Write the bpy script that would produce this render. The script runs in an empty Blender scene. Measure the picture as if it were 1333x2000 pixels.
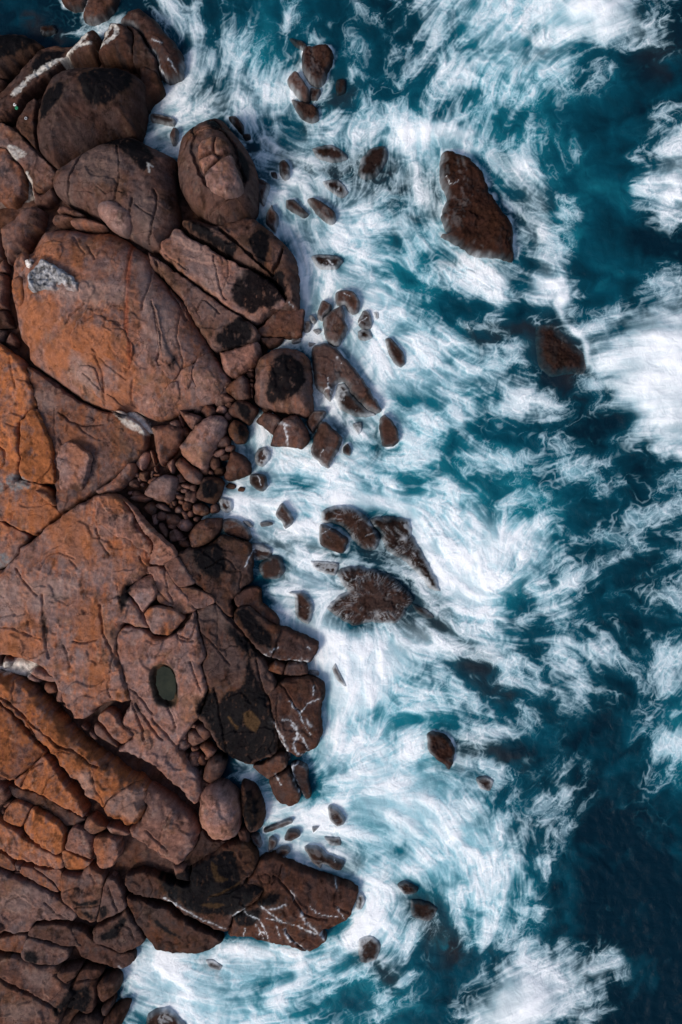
import bpy, math, numpy as np
# ------------------------------------------------------------------ camera, sky, sun, exposure
H = 90.0                       # drone height above the sea, metres
PPM = 20.0                     # photo pixels per metre at sea level
SC = bpy.context.scene
COL = SC.collection
cam_d = bpy.data.cameras.new("camera"); cam = bpy.data.objects.new("camera", cam_d); COL.objects.link(cam)
cam.location = (0, 0, H); cam.rotation_euler = (0, 0, 0)
cam_d.sensor_fit = 'VERTICAL'; cam_d.sensor_height = 36.0; cam_d.lens = 36.0 * H / 100.0
cam_d.clip_start = 1.0; cam_d.clip_end = 6000.0
SC.camera = cam
SUN_EL, SUN_AZ = math.radians(48), math.radians(228)     # azimuth clockwise from +Y (top of the photo): light from lower left
W = bpy.data.worlds.new("World"); SC.world = W; W.use_nodes = True
wn = W.node_tree.nodes; wl = W.node_tree.links
sky = wn.new('ShaderNodeTexSky'); sky.sky_type = 'NISHITA'; sky.sun_disc = False
sky.sun_elevation = SUN_EL; sky.sun_rotation = SUN_AZ; sky.dust_density = 3.0; sky.air_density = 1.0
bgn = wn['Background']; wl.new(sky.outputs[0], bgn.inputs[0]); bgn.inputs[1].default_value = 0.112
sd = bpy.data.lights.new("sun", 'SUN'); sd.energy = 1.75; sd.angle = math.radians(14); sd.color = (1.0, 0.94, 0.86)
sun = bpy.data.objects.new("sun", sd); COL.objects.link(sun)
sun.location = (-60, -40, 120)
sun.rotation_euler = (math.pi/2 - SUN_EL, 0, math.pi - SUN_AZ)
SC.view_settings.view_transform = 'Standard'; SC.view_settings.look = 'None'
SC.view_settings.exposure = 0.27; SC.view_settings.gamma = 1.0

# ------------------------------------------------------------------ numpy helpers
rng = np.random.RandomState(7)
PERM = rng.permutation(512).astype(np.int32); PERM = np.concatenate([PERM, PERM, PERM])
GA = rng.rand(512) * 2 * np.pi; GX, GY = np.cos(GA), np.sin(GA)
def pn(x, y, s=0):                                        # gradient noise, about -1..1
    x = np.asarray(x, float) + s * 17.31; y = np.asarray(y, float) + s * 9.77
    xi = np.floor(x).astype(np.int64); yi = np.floor(y).astype(np.int64)
    fx = x - xi; fy = y - yi; xi &= 511; yi &= 511
    u = fx*fx*fx*(fx*(fx*6-15)+10); v = fy*fy*fy*(fy*(fy*6-15)+10)
    def g(ix, iy, dx, dy):
        h = PERM[PERM[ix & 511] + (iy & 511)]
        return GX[h]*dx + GY[h]*dy
    a = g(xi, yi, fx, fy); b = g(xi+1, yi, fx-1, fy); c = g(xi, yi+1, fx, fy-1); d = g(xi+1, yi+1, fx-1, fy-1)
    return 1.5 * ((a*(1-u)+b*u)*(1-v) + (c*(1-u)+d*u)*v)
def fbm(x, y, s=0, o=4, g=0.5):
    r = 0; a = 1.0; t = 0
    for i in range(o):
        r = r + a*pn(x*2**i, y*2**i, s+i*3); t += a; a *= g
    return r / t
def sst(a, b, x):
    t = np.clip((x-a)/(b-a), 0, 1); return t*t*(3-2*t)
def P(s): return np.array([[float(v) for v in q.split(',')] for q in s.split()])
def smooth_closed(p, step):                               # closed Catmull-Rom, resampled
    n = len(p); out = []
    for i in range(n):
        p0, p1, p2, p3 = p[i-1], p[i], p[(i+1) % n], p[(i+2) % n]
        k = max(2, int(np.hypot(*(p2-p1))/step)); t = (np.arange(k)/k)[:, None]
        cr = 0.5*((2*p1)+(-p0+p2)*t+(2*p0-5*p1+4*p2-p3)*t*t+(-p0+3*p1-3*p2+p3)*t**3)
        out.append(0.6*cr + 0.4*(p1+(p2-p1)*t))
    return np.concatenate(out)
def resample(p, step):
    out = []
    for a, b in zip(p[:-1], p[1:]):
        k = max(1, int(np.hypot(*(b-a))/step)); t = (np.arange(k)/k)[:, None]; out.append(a+(b-a)*t)
    out.append(p[-1:]); return np.concatenate(out)
def smooth_open(p, step):
    q = np.concatenate([p[:1], p, p[-1:]]); out = []
    for i in range(1, len(q)-2):
        p0, p1, p2, p3 = q[i-1], q[i], q[i+1], q[i+2]
        k = max(2, int(np.hypot(*(p2-p1))/step)); t = (np.arange(k)/k)[:, None]
        out.append(0.5*((2*p1)+(-p0+p2)*t+(2*p0-5*p1+4*p2-p3)*t*t+(-p0+3*p1-3*p2+p3)*t**3))
    out.append(p[-1:]); return np.concatenate(out)
def inside(x, y, poly):
    r = np.zeros(x.shape, bool); n = len(poly); j = n-1
    for i in range(n):
        xi, yi = poly[i]; xj, yj = poly[j]
        if yi != yj:
            c = ((yi > y) != (yj > y)) & (x < (xj-xi)*(y-yi)/(yj-yi)+xi); r ^= c
        j = i
    return r
def dist_seg(x, y, poly, closed=True, near=False):        # distance to a polyline, nearest point if asked
    best = np.full(x.shape, 1e9); bx = np.zeros(x.shape); by = np.zeros(x.shape)
    n = len(poly)
    for i in range(n if closed else n-1):
        a = poly[i]; b = poly[(i+1) % n]; d = b-a; L = d@d
        if L < 1e-9: continue
        t = np.clip(((x-a[0])*d[0]+(y-a[1])*d[1])/L, 0, 1)
        px = a[0]+t*d[0]; py = a[1]+t*d[1]; q = (x-px)**2+(y-py)**2
        m = q < best; best = np.where(m, q, best)
        if near: bx = np.where(m, px, bx); by = np.where(m, py, by)
    best = np.sqrt(best)
    return (best, bx, by) if near else best
def bil(A, gx, gy):                                       # bilinear sample of A[row, col] at float indices
    gx = np.clip(gx, 0, A.shape[1]-1.001); gy = np.clip(gy, 0, A.shape[0]-1.001)
    xi = gx.astype(int); yi = gy.astype(int); fx = gx-xi; fy = gy-yi
    return (A[yi, xi]*(1-fx)+A[yi, xi+1]*fx)*(1-fy)+(A[yi+1, xi]*(1-fx)+A[yi+1, xi+1]*fx)*fy
def blur(A, r):                                           # three box passes
    for _ in range(3):
        for ax in (0, 1):
            B = np.pad(A, [(r+1, r) if i == ax else (0, 0) for i in (0, 1)], mode='edge')
            c = np.cumsum(B, axis=ax); n = A.shape[ax]
            A = (np.take(c, range(2*r+1, 2*r+1+n), axis=ax)-np.take(c, range(0, n), axis=ax))/(2*r+1)
    return A
def tags(o, label=None, cat=None, group=None, kind=None):
    for k, v in (('label', label), ('category', cat), ('group', group), ('kind', kind)):
        if v: o[k] = v
def mesh_obj(name, V, F, mat, parent=None, loc=(0, 0, 0), attrs=None, smooth=True):
    F = np.asarray(F, np.int32); k = F.shape[1]
    me = bpy.data.meshes.new(name); me.vertices.add(len(V))
    me.vertices.foreach_set('co', np.ascontiguousarray(V-np.array(loc), dtype=np.float32).ravel())
    me.loops.add(F.size); me.loops.foreach_set('vertex_index', F.ravel())
    me.polygons.add(len(F)); me.polygons.foreach_set('loop_start', np.arange(0, F.size, k, dtype=np.int32))
    me.polygons.foreach_set('loop_total', np.full(len(F), k, np.int32))
    me.update(calc_edges=True); me.validate()
    if smooth: me.polygons.foreach_set('use_smooth', np.ones(len(me.polygons), bool))
    for an, av in (attrs or {}).items():
        if av.ndim == 2:
            at = me.attributes.new(an, 'FLOAT_COLOR', 'POINT')
            at.data.foreach_set('color', np.ascontiguousarray(np.c_[av, np.ones(len(av))], dtype=np.float32).ravel())
        else:
            at = me.attributes.new(an, 'FLOAT', 'POINT'); at.data.foreach_set('value', av.astype(np.float32))
    me.materials.append(mat)
    o = bpy.data.objects.new(name, me); COL.objects.link(o)
    if parent is not None:
        o.parent = parent; loc = np.array(loc)-np.array(parent.location)
    o.location = loc
    return o

# ------------------------------------------------------------------ materials
def nt(name):
    m = bpy.data.materials.new(name); m.use_nodes = True
    return m, m.node_tree.nodes, m.node_tree.links
def noise(n, l, co, scale, detail=5, rough=0.6, dist=0.0):
    t = n.new('ShaderNodeTexNoise'); t.inputs['Scale'].default_value = scale; t.inputs['Detail'].default_value = detail
    t.inputs['Roughness'].default_value = rough; t.inputs['Distortion'].default_value = dist; l.new(co, t.inputs['Vector']); return t
def ramp(n, l, src, a, b, ca=(0, 0, 0, 1), cb=(1, 1, 1, 1)):
    r = n.new('ShaderNodeValToRGB'); r.color_ramp.elements[0].position = a; r.color_ramp.elements[1].position = b
    r.color_ramp.elements[0].color = ca; r.color_ramp.elements[1].color = cb; l.new(src, r.inputs[0]); return r
def mixc(n, l, mode, fac, a, b):
    x = n.new('ShaderNodeMix'); x.data_type = 'RGBA'; x.blend_type = mode; x.clamp_factor = True
    for sock, v in ((x.inputs[0], fac), (x.inputs[6], a), (x.inputs[7], b)):
        if isinstance(v, (int, float)): sock.default_value = v
        elif isinstance(v, tuple): sock.default_value = v
        else: l.new(v, sock)
    return x.outputs[2]
def math_n(n, l, op, a, b=None, c=None):
    x = n.new('ShaderNodeMath'); x.operation = op
    for i, v in enumerate((a, b, c)):
        if v is None: continue
        if isinstance(v, (int, float)): x.inputs[i].default_value = v
        else: l.new(v, x.inputs[i])
    return x.outputs[0]
def attr(n, name):
    a = n.new('ShaderNodeAttribute'); a.attribute_name = name; return a

def rock_material():
    m, n, l = nt("weathered_granite"); b = n['Principled BSDF']
    geo = n.new('ShaderNodeNewGeometry'); co = geo.outputs['Position']
    col = attr(n, 'Col').outputs['Color']; wet = attr(n, 'wet').outputs['Fac']; foam = attr(n, 'foam').outputs['Fac']
    g1 = noise(n, l, co, 9.0, 6, 0.7); g2 = noise(n, l, co, 2.2, 6, 0.65, 0.4); g3 = noise(n, l, co, 0.9, 5, 0.6, 0.6)
    v1 = ramp(n, l, g1.outputs['Fac'], 0.28, 0.72, (0.80, 0.80, 0.80, 1), (1.22, 1.20, 1.19, 1))
    v2 = ramp(n, l, g2.outputs['Fac'], 0.3, 0.7, (0.74, 0.73, 0.73, 1), (1.26, 1.25, 1.23, 1))
    c = mixc(n, l, 'MULTIPLY', 1.0, col, v1.outputs[0]); c = mixc(n, l, 'MULTIPLY', 1.0, c, v2.outputs[0])
    # dark specks, and thin crack lines coloured darker than the rock
    sp = ramp(n, l, noise(n, l, co, 5.0, 4, 0.75).outputs['Fac'], 0.60, 0.70)
    c = mixc(n, l, 'MULTIPLY', math_n(n, l, 'MULTIPLY', sp.outputs[0], 0.55), c, (0.35, 0.32, 0.32, 1))
    vo = n.new('ShaderNodeTexVoronoi'); vo.feature = 'DISTANCE_TO_EDGE'; vo.inputs['Scale'].default_value = 0.55
    wv = n.new('ShaderNodeVectorMath'); wv.operation = 'MULTIPLY_ADD'; l.new(g3.outputs['Color'], wv.inputs[0])
    wv.inputs[1].default_value = (1.8, 1.8, 1.8); l.new(co, wv.inputs[2]); l.new(wv.outputs[0], vo.inputs['Vector'])
    cr = ramp(n, l, vo.outputs['Distance'], 0.006, 0.03, (1, 1, 1, 1), (0, 0, 0, 1))
    crm = math_n(n, l, 'MULTIPLY', cr.outputs[0], ramp(n, l, g3.outputs['Fac'], 0.45, 0.6).outputs[0])
    c = mixc(n, l, 'MULTIPLY', math_n(n, l, 'MULTIPLY', crm, 0.6), c, (0.25, 0.22, 0.21, 1))
    c = mixc(n, l, 'MIX', foam, c, (0.80, 0.84, 0.88, 1))
    l.new(c, b.inputs['Base Color'])
    r = n.new('ShaderNodeMapRange'); l.new(wet, r.inputs[0]); r.inputs[3].default_value = 0.9; r.inputs[4].default_value = 0.38
    l.new(r.outputs[0], b.inputs['Roughness']); b.inputs['Specular IOR Level'].default_value = 0.04
    h = math_n(n, l, 'MULTIPLY_ADD', g1.outputs['Fac'], 0.3, g2.outputs['Fac'])
    h = math_n(n, l, 'MULTIPLY_ADD', crm, -0.25, h)
    bp = n.new('ShaderNodeBump'); bp.inputs['Strength'].default_value = 0.6; bp.inputs['Distance'].default_value = 0.16
    l.new(h, bp.inputs['Height']); l.new(bp.outputs[0], b.inputs['Normal'])
    return m
def sea_material():
    m, n, l = nt("sea_water_and_foam"); b = n['Principled BSDF']
    geo = n.new('ShaderNodeNewGeometry'); co = geo.outputs['Position']
    col = attr(n, 'Col').outputs['Color']; foam = attr(n, 'foam').outputs['Fac']
    a = ramp(n, l, foam, 0.0, 0.30); aer = mixc(n, l, 'MIX', 0.5, (0.05, 0.35, 0.45, 1), mixc(n, l, 'MULTIPLY', 1.0, col, (2.6, 2.6, 2.6, 1)))
    c = mixc(n, l, 'MIX', math_n(n, l, 'MULTIPLY', a.outputs[0], 0.78), col, aer)
    c = mixc(n, l, 'MIX', ramp(n, l, foam, 0.04, 0.86).outputs[0], c, (0.87, 0.90, 0.93, 1)); l.new(c, b.inputs['Base Color'])
    r = n.new('ShaderNodeMapRange'); l.new(foam, r.inputs[0]); r.inputs[3].default_value = 0.25; r.inputs[4].default_value = 0.8
    l.new(r.outputs[0], b.inputs['Roughness']); b.inputs['IOR'].default_value = 1.33; b.inputs['Specular IOR Level'].default_value = 0.07
    f = noise(n, l, co, 1.1, 7, 0.66, 0.8)
    bp = n.new('ShaderNodeBump'); bp.inputs['Strength'].default_value = 0.5; bp.inputs['Distance'].default_value = 0.3
    l.new(f.outputs['Fac'], bp.inputs['Height']); l.new(bp.outputs[0], b.inputs['Normal'])
    return m
def simple(name, c, rough, scale=6.0, c2=None):
    m, n, l = nt(name); b = n['Principled BSDF']; geo = n.new('ShaderNodeNewGeometry')
    t = noise(n, l, geo.outputs['Position'], scale, 5, 0.65)
    r = ramp(n, l, t.outputs['Fac'], 0.3, 0.7, tuple(c)+(1,), tuple(c2 or [v*0.6 for v in c])+(1,)); l.new(r.outputs[0], b.inputs['Base Color'])
    b.inputs['Roughness'].default_value = rough; b.inputs['Specular IOR Level'].default_value = 0.2; return m
M_ROCK = rock_material(); M_SEA = sea_material()
M_POOL = simple('green_pool_water', (0.008, 0.012, 0.008), 0.08, 0.8, (0.030, 0.034, 0.020))
M_WHITE = simple('white_plastic', (0.7, 0.7, 0.68), 0.5); M_GREEN = simple('green_plastic', (0.03, 0.25, 0.12), 0.5); M_GREY = simple('grey_plastic', (0.4, 0.4, 0.42), 0.5)
# ------------------------------------------------------------------ the lie of the land and the run of the water (photo pixels, 20 per metre)
LAND = P("-900,78 60,66 100,78 150,74 178,52 205,45 230,30 250,12 290,8 335,60 360,110 350,150 318,185 265,250 330,290 345,250 420,215 470,260 500,330 500,400 560,460 585,520 585,600 590,650 560,670 612,720 614,800 605,870 530,870 495,830 490,900 440,950 430,1020 492,1040 490,1060 495,1140 545,1210 620,1258 610,1300 632,1340 628,1440 600,1475 608,1555 565,1575 500,1500 440,1500 480,1530 517,1590 500,1640 540,1676 700,1745 675,1810 635,1840 600,1870 440,1840 400,1868 300,1860 285,1840 240,1900 240,1960 262,2000 250,2400 -900,2400")
LX0, LY0, LS = -1000, -500, 10
_x, _y = np.meshgrid(np.arange(LX0, 2400, LS, float), np.arange(LY0, 2600, LS, float))
_d = dist_seg(_x, _y, LAND); LSD = np.where(inside(_x, _y, LAND), _d, -_d)
def land_d(x, y): return bil(LSD, (x-LX0)/LS, (y-LY0)/LS)
def elev(x, y):
    d = np.maximum(land_d(x, y), 0); return 0.25 + 4.6*(1-np.exp(-d/230.0)) 
# foam cover, 0-9, one digit per 40 x 40 photo pixels (2 x 2 m of sea)
FOAM = """
0011233453221120024346667655887323
1123356.56422134210344567677577542
0000000056533245221245566776433421
0000000056655454141245666665321000
0000000566566564242244555432210000
0000000877656662533444443211000034
0000000877734566666888654421100267
0000000056333566345485862553100367
0000000000006664433677514742000577
0000000000007777556566611653000577
0000000000007766775566611364100256
0000000000000877765655411562000012
0000000000000083476544653464000011
0000000000000097777543677577100234
0000000000000087778754467667102456
0000000000000287777753455252146677
0000000000005888878777643221544788
0000000000000003587577554322256899
0000000000000004568777665553226888
0000000000000007657766554553005899
0000000000007657767666644553102688
0000000000057650675454543122212577
0000000000067888877655465423331245
0000000000087767765445654122222222
0000000000087668888875664212232233
0000000000788889223388776542232233
0000000000007667233368888764212334
0000000000004566553358887764222223
0000000000000688511246877665311222
0000000000000656621345775565222233
0000000000000688534574565445322222
0000000000000089999887666534543334
0000000000000008899865334335442245
0000000000000008898655534345442245
0000000000000005887565544333321245
0000000000000005987654544211000244
0000000000000008887763443101000344
0000000000056007788876654312300233
0000000000007500788887653125300221
0000000000007888778888753122101110
0000000000000888776778876443100110
0000000000007888656777776431000000
0000000000000067676777776541000000
0000000000000000668556666510000000
0000000000000000078623555431010000
0000000000000000088731354310000000
0000008864788876765630123555331000
0000008887677676544521026776652000
0000036888766655323411148887541000
0000055688876553333110388854410000
""".split()
FOAM = np.array([[0 if c == '.' else int(c) for c in r] for r in FOAM], float)/9
TEAL = """
11112454324676431 
11112465534676432 
11133345555676432 
22233335566666542 
22222234445555652 
22222244566445531 
22222244577543542 
22222244466444332 
22222234466531333 
22222234467641233 
22222244467663233 
22222256677665433 
22222256677776443 
22222244336765333 
22222244335665433 
22222245555654434 
22222266675444435 
22222266787543336 
22222266787433236 
22222256788643134 
22222256678852112 
22222266668874111 
22222266665764111 
22256677764432111 
22256777664222110 
""".split()
TEAL = np.array([[int(c) for c in r] for r in TEAL], float)/9
# which way the water runs
FLOW = """
300,20 340,80 350,140 330,185 300,215|390,30 400,100 380,160 330,200 290,215|440,60 440,130 420,190 360,215|500,100 450,160 400,200|540,50 530,150 520,250
470,150 480,220 500,280|560,130 545,220 580,270 640,280|660,100 690,160 670,220 620,250|1000,20 930,100 860,190|900,20 830,110|1060,60 1000,150 960,220|1080,90 1180,40 1240,10|1100,110 1200,70 1270,50
880,170 870,230|960,180 930,270|1010,240 1000,330|800,240 800,330 820,420 850,480|840,260 830,340 845,420|980,330 1050,390|1000,400 1080,450|1010,470 1090,500|940,300 1000,340
870,470 940,510 1010,560 1080,590|900,540 960,590 1050,610 1100,590|950,620 1040,625 1090,610|960,680 1040,670 1110,690|1000,720 1060,745 1130,730|960,760 1030,800 1090,790 1140,740
600,270 640,330 680,390|660,290 650,340|740,270 720,350 700,370|560,280 610,300|500,290 540,300 620,280|680,270 690,340 660,380|600,460 610,530 600,600|700,430 800,400|640,470 720,500
760,600 850,640 930,700|740,690 800,780 900,800|840,770 950,840|860,860 1000,910|880,830 960,930|640,710 700,780 745,800|640,780 700,860 720,930|600,900 700,940 830,930|640,940 760,960 880,1000 950,1080
430,960 520,980 620,960 700,980|500,850 520,900 480,940|450,1000 540,1050 660,1100 780,1100|510,1050 600,1070 660,1090|580,1100 640,1110 690,1110
715,1140 650,1200|715,1140 690,1220|715,1140 725,1230|715,1140 760,1220|715,1140 800,1210|715,1140 820,1170|715,1130 800,1120|715,1130 670,1110|690,1065 640,1000|690,1065 680,990|690,1065 720,1005|690,1065 745,1030|690,1065 740,1080
770,1020 790,1100 850,1150|810,1010 850,1080 900,1150|860,1000 920,1080 960,1150|950,1150 1010,1020|1000,1150 1060,1040|930,1170 1080,1160 1150,1100|860,1190 1000,1220 1130,1180|1060,1130 1160,1090
820,1190 900,1260 990,1300|800,1240 900,1290 1000,1310|860,1330 960,1350 1000,1380|630,1250 640,1350 620,1480|700,1260 680,1400 650,1480|600,1530 700,1480|590,1560 700,1540 800,1500|510,1590 600,1570 680,1540
550,1680 640,1720 720,1730|640,1630 720,1660 780,1700|700,1560 800,1600 880,1680 900,1780|820,1420 860,1410 900,1430|890,1440 980,1460 1010,1480|880,1400 980,1430|880,1600 940,1680 960,1780|980,1620 1000,1700 980,1800
1160,700 1333,690|1170,760 1333,760|1200,640 1333,600|1200,830 1333,810|1060,950 1150,900|1000,980 1150,940|1240,330 1333,290|1250,380 1320,400|1240,1480 1333,1330|960,1960 1060,1900 1150,1870|980,1990 1120,1940|1000,1880 1060,1850|1040,1560 1110,1490
250,1900 350,1930 480,1940 600,1900 680,1850|290,1850 330,1900 400,1960|300,1870 450,1860 560,1890|500,1990 620,1960 740,1900 790,1840|640,1840 720,1800 730,1740|1100,1000 1180,1060 1290,1040|1150,1250 1200,1330|1080,1280 1180,1320
120,50 150,70 200,50 250,10|60,60 100,30 150,10
""".replace('\n', '|').split('|')
FLOW = [P(s) for s in FLOW if s.strip()]
# ---- bright fronts and dark holes on top of the coarse cover: x,y x,y : width : amount
ACC = """
660,985 720,980 780,990 812,1030 850,1100 870,1150:14:.35|860,470 900,500 960,530:6:.3|1090,600 1110,640 1140,670 1150,710:7:.5|1060,560 1095,560 1105,590:14:.45|870,455 885,480:4:.3
440,965 520,985 580,965:10:.2|800,270 830,255 870,250 905,265:12:.35|940,330 975,370 1000,410:7:.35|620,90 640,75 655,90 658,130:5:.3|560,60 565,30 575,15:6:.2|600,160 612,200 630,240:3:.3
640,1250 690,1290 700,1340:40:.3|600,1480 590,1540:10:.25|300,1850 340,1870 440,1850 520,1860:12:.25|590,1880 580,1920 540,1940:10:.3|705,1790 690,1830 640,1850:10:.3|930,1720 960,1800 940,1850:14:.2
1200,700 1330,720:60:.2|1170,780 1330,800:40:.2|1100,20 1180,30:36:.2|1000,1965 1050,1940:36:.25|1160,1900 1210,1880:10:.25|1180,1960 1150,1990:12:.15|660,1010 700,1060:3:.1|1240,330 1300,400:26:.12
630,480 660,470 700,460:10:.2|590,520 600,590:8:.2|1090,1490 1060,1550:16:.25|905,1140 1000,1060 1060,1030:40:.2|910,1110 950,1180:30:.2|1130,1150 1180,1110 1230,1080:5:.3|545,860 640,880:8:.2
750,395 790,390:22:-.35|800,560 830,500:18:-.3|740,530 765,550:12:-.25|860,580 900,620 950,600:16:-.3|1000,560 1030,600 1000,590:10:-.35|930,650 990,632 1050,650:22:-.3|1050,700 1100,760:24:-.35|740,770 800,790:8:-.3|880,880 920,920:20:-.3|940,850 1000,870:16:-.3
620,870 680,880:5:-.2|570,945 620,960:9:-.35|690,860 770,880:6:-.3|900,1300 960,1320:22:-.35|880,1370 860,1340:12:-.35|960,1470 1000,1480:22:-.4|690,1420 740,1390:16:-.25|690,1500 660,1510:12:-.15|830,1640 780,1660:12:-.25|590,1000 640,1030:3:-.2
1000,1180 1060,1200 1040,1230:14:-.3|1000,1120 1010,1080:6:-.3|1090,1100 1075,1130:10:-.3|940,1270 900,1250:8:-.2|500,1930 580,1910:10:-.2|660,1960 720,1920:24:-.3|600,330 680,345:14:-.25|820,310 850,380:14:-.25|430,240 460,250:10:-.2|340,110 350,150:8:-.2
400,120 430,150:14:-.15|560,240 600,250:8:-.2|660,210 690,215:10:-.2|920,130 960,150:12:-.2|880,80 900,60:8:-.2|1040,40 1030,100:10:-.2|470,260 500,290:8:-.3
""".replace('\n', '|').split('|')
CS = 1.5; CX0, CY0 = -78.0, -120.0; CW, CH = int((1333+78+130)/CS), int((2000+240)/CS)
def canvas():
    gx, gy = np.meshgrid(CX0+np.arange(CW)*CS, CY0+np.arange(CH)*CS)
    # orientation field on a coarse lattice, as doubled angles
    S = 9.0; qx, qy = np.meshgrid(np.arange(-140, 1490, S), np.arange(-140, 2150, S)); c2 = np.zeros(qx.shape); s2 = np.zeros(qx.shape)
    th0 = 2.2*pn(qx/330, qy/330, 5)+0.6; c2 += 0.02*np.cos(2*th0); s2 += 0.02*np.sin(2*th0)
    for p in FLOW:
        r = smooth_open(p, 10); t = np.gradient(r, axis=0); a = np.arctan2(t[:, 1], t[:, 0])
        for (x, y), th in zip(r, a):
            i0 = max(0, int((x-130+140)/S)); i1 = int((x+130+140)/S)+1; j0 = max(0, int((y-130+140)/S)); j1 = int((y+130+140)/S)+1
            w = np.exp(-((qx[j0:j1, i0:i1]-x)**2+(qy[j0:j1, i0:i1]-y)**2)/(2*34.0**2))
            c2[j0:j1, i0:i1] += w*math.cos(2*th); s2[j0:j1, i0:i1] += w*math.sin(2*th)
    ix = (gx+140)/S; iy = (gy+140)/S
    th = 0.5*np.arctan2(bil(s2, ix, iy), bil(c2, ix, iy)) + 0.5*fbm(gx/80, gy/80, 11, 3) + 0.15*pn(gx/24, gy/24, 12)
    dx = np.cos(th).astype(np.float32); dy = np.sin(th).astype(np.float32)
    n1 = rng.rand(CH, CW).astype(np.float32); n1 = n1*0.5+0.5*(blur(n1, 1)-0.5)*3+0.25
    n2 = blur(rng.rand(CH, CW), 4); n2 = ((n2-n2.mean())/n2.std()).astype(np.float32)
    base = np.arange(CW*CH).reshape(CH, CW)
    def lic(nz, L):
        acc = nz.copy(); wsum = 1.0
        for sgn in (1, -1):
            X, Y = np.meshgrid(np.arange(CW, dtype=np.float32), np.arange(CH, dtype=np.float32)); ux = dx*sgn; uy = dy*sgn
            for k in range(L):
                X += ux; Y += uy
                xi = np.clip(X+0.5, 0, CW-1).astype(np.int32); yi = np.clip(Y+0.5, 0, CH-1).astype(np.int32); idx = yi*CW+xi
                w = 0.5+0.5*math.cos(math.pi*(k+1)/(L+1)); acc += w*nz.ravel()[idx]; wsum += w/2
                vx = dx.ravel()[idx]; vy = dy.ravel()[idx]; f = np.where(vx*ux+vy*uy < 0, -1, 1); ux = vx*f; uy = vy*f
        acc = acc-blur(acc, 40); return acc/acc.std()
    l1 = lic(n1, 22); l2 = lic(n2, 36)
    # lace: ridges of a warped noise
    wx = gx+26*fbm(gx/60, gy/60, 21, 3)+6*dx*l2; wy = gy+26*fbm(gx/60, gy/60, 25, 3)+6*dy*l2
    rid = 1-np.abs(fbm(wx/34, wy/34, 31, 3))*3.2; rid2 = 1-np.abs(pn(wx/15, wy/15, 41))*2.6
    rid = (rid-rid.mean())/rid.std(); rid2 = (rid2-rid2.mean())/rid2.std()
    pat = fbm(wx/75, wy/75, 51, 4); pat = pat/pat.std()
    fine = fbm(gx/5, gy/5, 61, 2); fine = fine/fine.std()
    wob = 16*fbm(gx/55, gy/55, 71, 3); wob2 = 16*fbm(gx/55, gy/55, 75, 3)
    D = bil(FOAM, (gx+wob-20)/40, (gy+wob2-20)/40)
    for s in ACC:
        if not s.strip(): continue
        pts, w, a = s.split(':'); p = smooth_open(P(pts), 12); w = float(w); a = float(a)
        x0, y0 = p.min(0)-w*3-10; x1, y1 = p.max(0)+w*3+10
        i0 = max(0, int((x0-CX0)/CS)); i1 = min(CW, int((x1-CX0)/CS)+1); j0 = max(0, int((y0-CY0)/CS)); j1 = min(CH, int((y1-CY0)/CS)+1)
        d = dist_seg(gx[j0:j1, i0:i1]+wob[j0:j1, i0:i1]*.4, gy[j0:j1, i0:i1]+wob2[j0:j1, i0:i1]*.4, p, False); D[j0:j1, i0:i1] += a*np.exp(-(d/w)**2)
    D = np.clip(D, 0, 1.05)
    mist = np.exp(-(((gx-1290)/130)**2+((gy-720)/130)**2)**1.5)+np.exp(-(((gx-1160)/90)**2+((gy-30)/50)**2)**1.5)+np.exp(-(((gx-1010)/75)**2+((gy-1960)/65)**2)**1.5)
    mist = mist+.55*np.exp(-((gx-800)/120)**2-((gy-1600)/110)**2)+.5*np.exp(-((gx-680)/60)**2-((gy-1320)/110)**2)+.4*np.exp(-((gx-420)/150)**2-((gy-1920)/60)**2); mist = np.clip(mist, 0, 1)
    G = 0.54*l2+0.40*l1+0.38*rid+0.18*rid2+0.54*pat+0.10*fine; G = G/G.std()
    Gm = 0.8*l2+0.25*l1+0.3*pat
    G = G*(1-0.8*mist)+Gm*0.55*mist
    env = np.clip(D/0.35, 0, 1)**0.8*(1-0.45*sst(0.6, 1.05, D))
    A = 0.93*D-0.125+0.26*env*np.tanh(G*0.6)/0.6
    F = 1.0*np.clip(A, 0, 1)**1.7
    F = np.where(F > 0.75, 0.75+(F-0.75)*0.75, F)
    F = .78*F+.22*blur(F, 5)
    fil = np.maximum(sst(.62, 1, 1-np.abs(fbm(wx/21, wy/21, 131, 2))*4.5), .8*sst(.6, 1, 1-np.abs(pn(wx/9, wy/9, 133))*4))*np.clip(.4+.5*pat+.3*l2, 0, 1)
    F = F+.20*fil*sst(.06, .3, D)*(1-sst(.7, 1, F))*(1-mist)
    # thread-like wisps in thin cover
    thin = sst(0.02, 0.25, D)*(1-sst(0.3, 0.6, D))
    F = np.clip(F+0.10*thin*np.clip(rid-0.4, 0, 2)*np.clip(l2+0.6, 0, 1.6), 0, 1)
    eg = np.clip(np.minimum(np.minimum(gx-CX0, CX0+(CW-1)*CS-gx), np.minimum(gy-CY0, CY0+(CH-1)*CS-gy))/55, 0, 1); F = F*eg
    T = bil(TEAL, (gx+wob-40)/80, (gy+wob2-40)/80)
    T = np.clip(1.12*T-.07+0.03*l2+0.10*pat+0.30*(D-0.4), 0, 1)*eg
    return gx, gy, D, F, T, l2, pat, mist
CGX, CGY, CD, CF, CT, CL2, CPAT, CMIST = canvas()
def foam_at(x, y): return bil(CF, (x-CX0)/CS, (y-CY0)/CS)
CHP = CF-blur(CF, 7)
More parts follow.
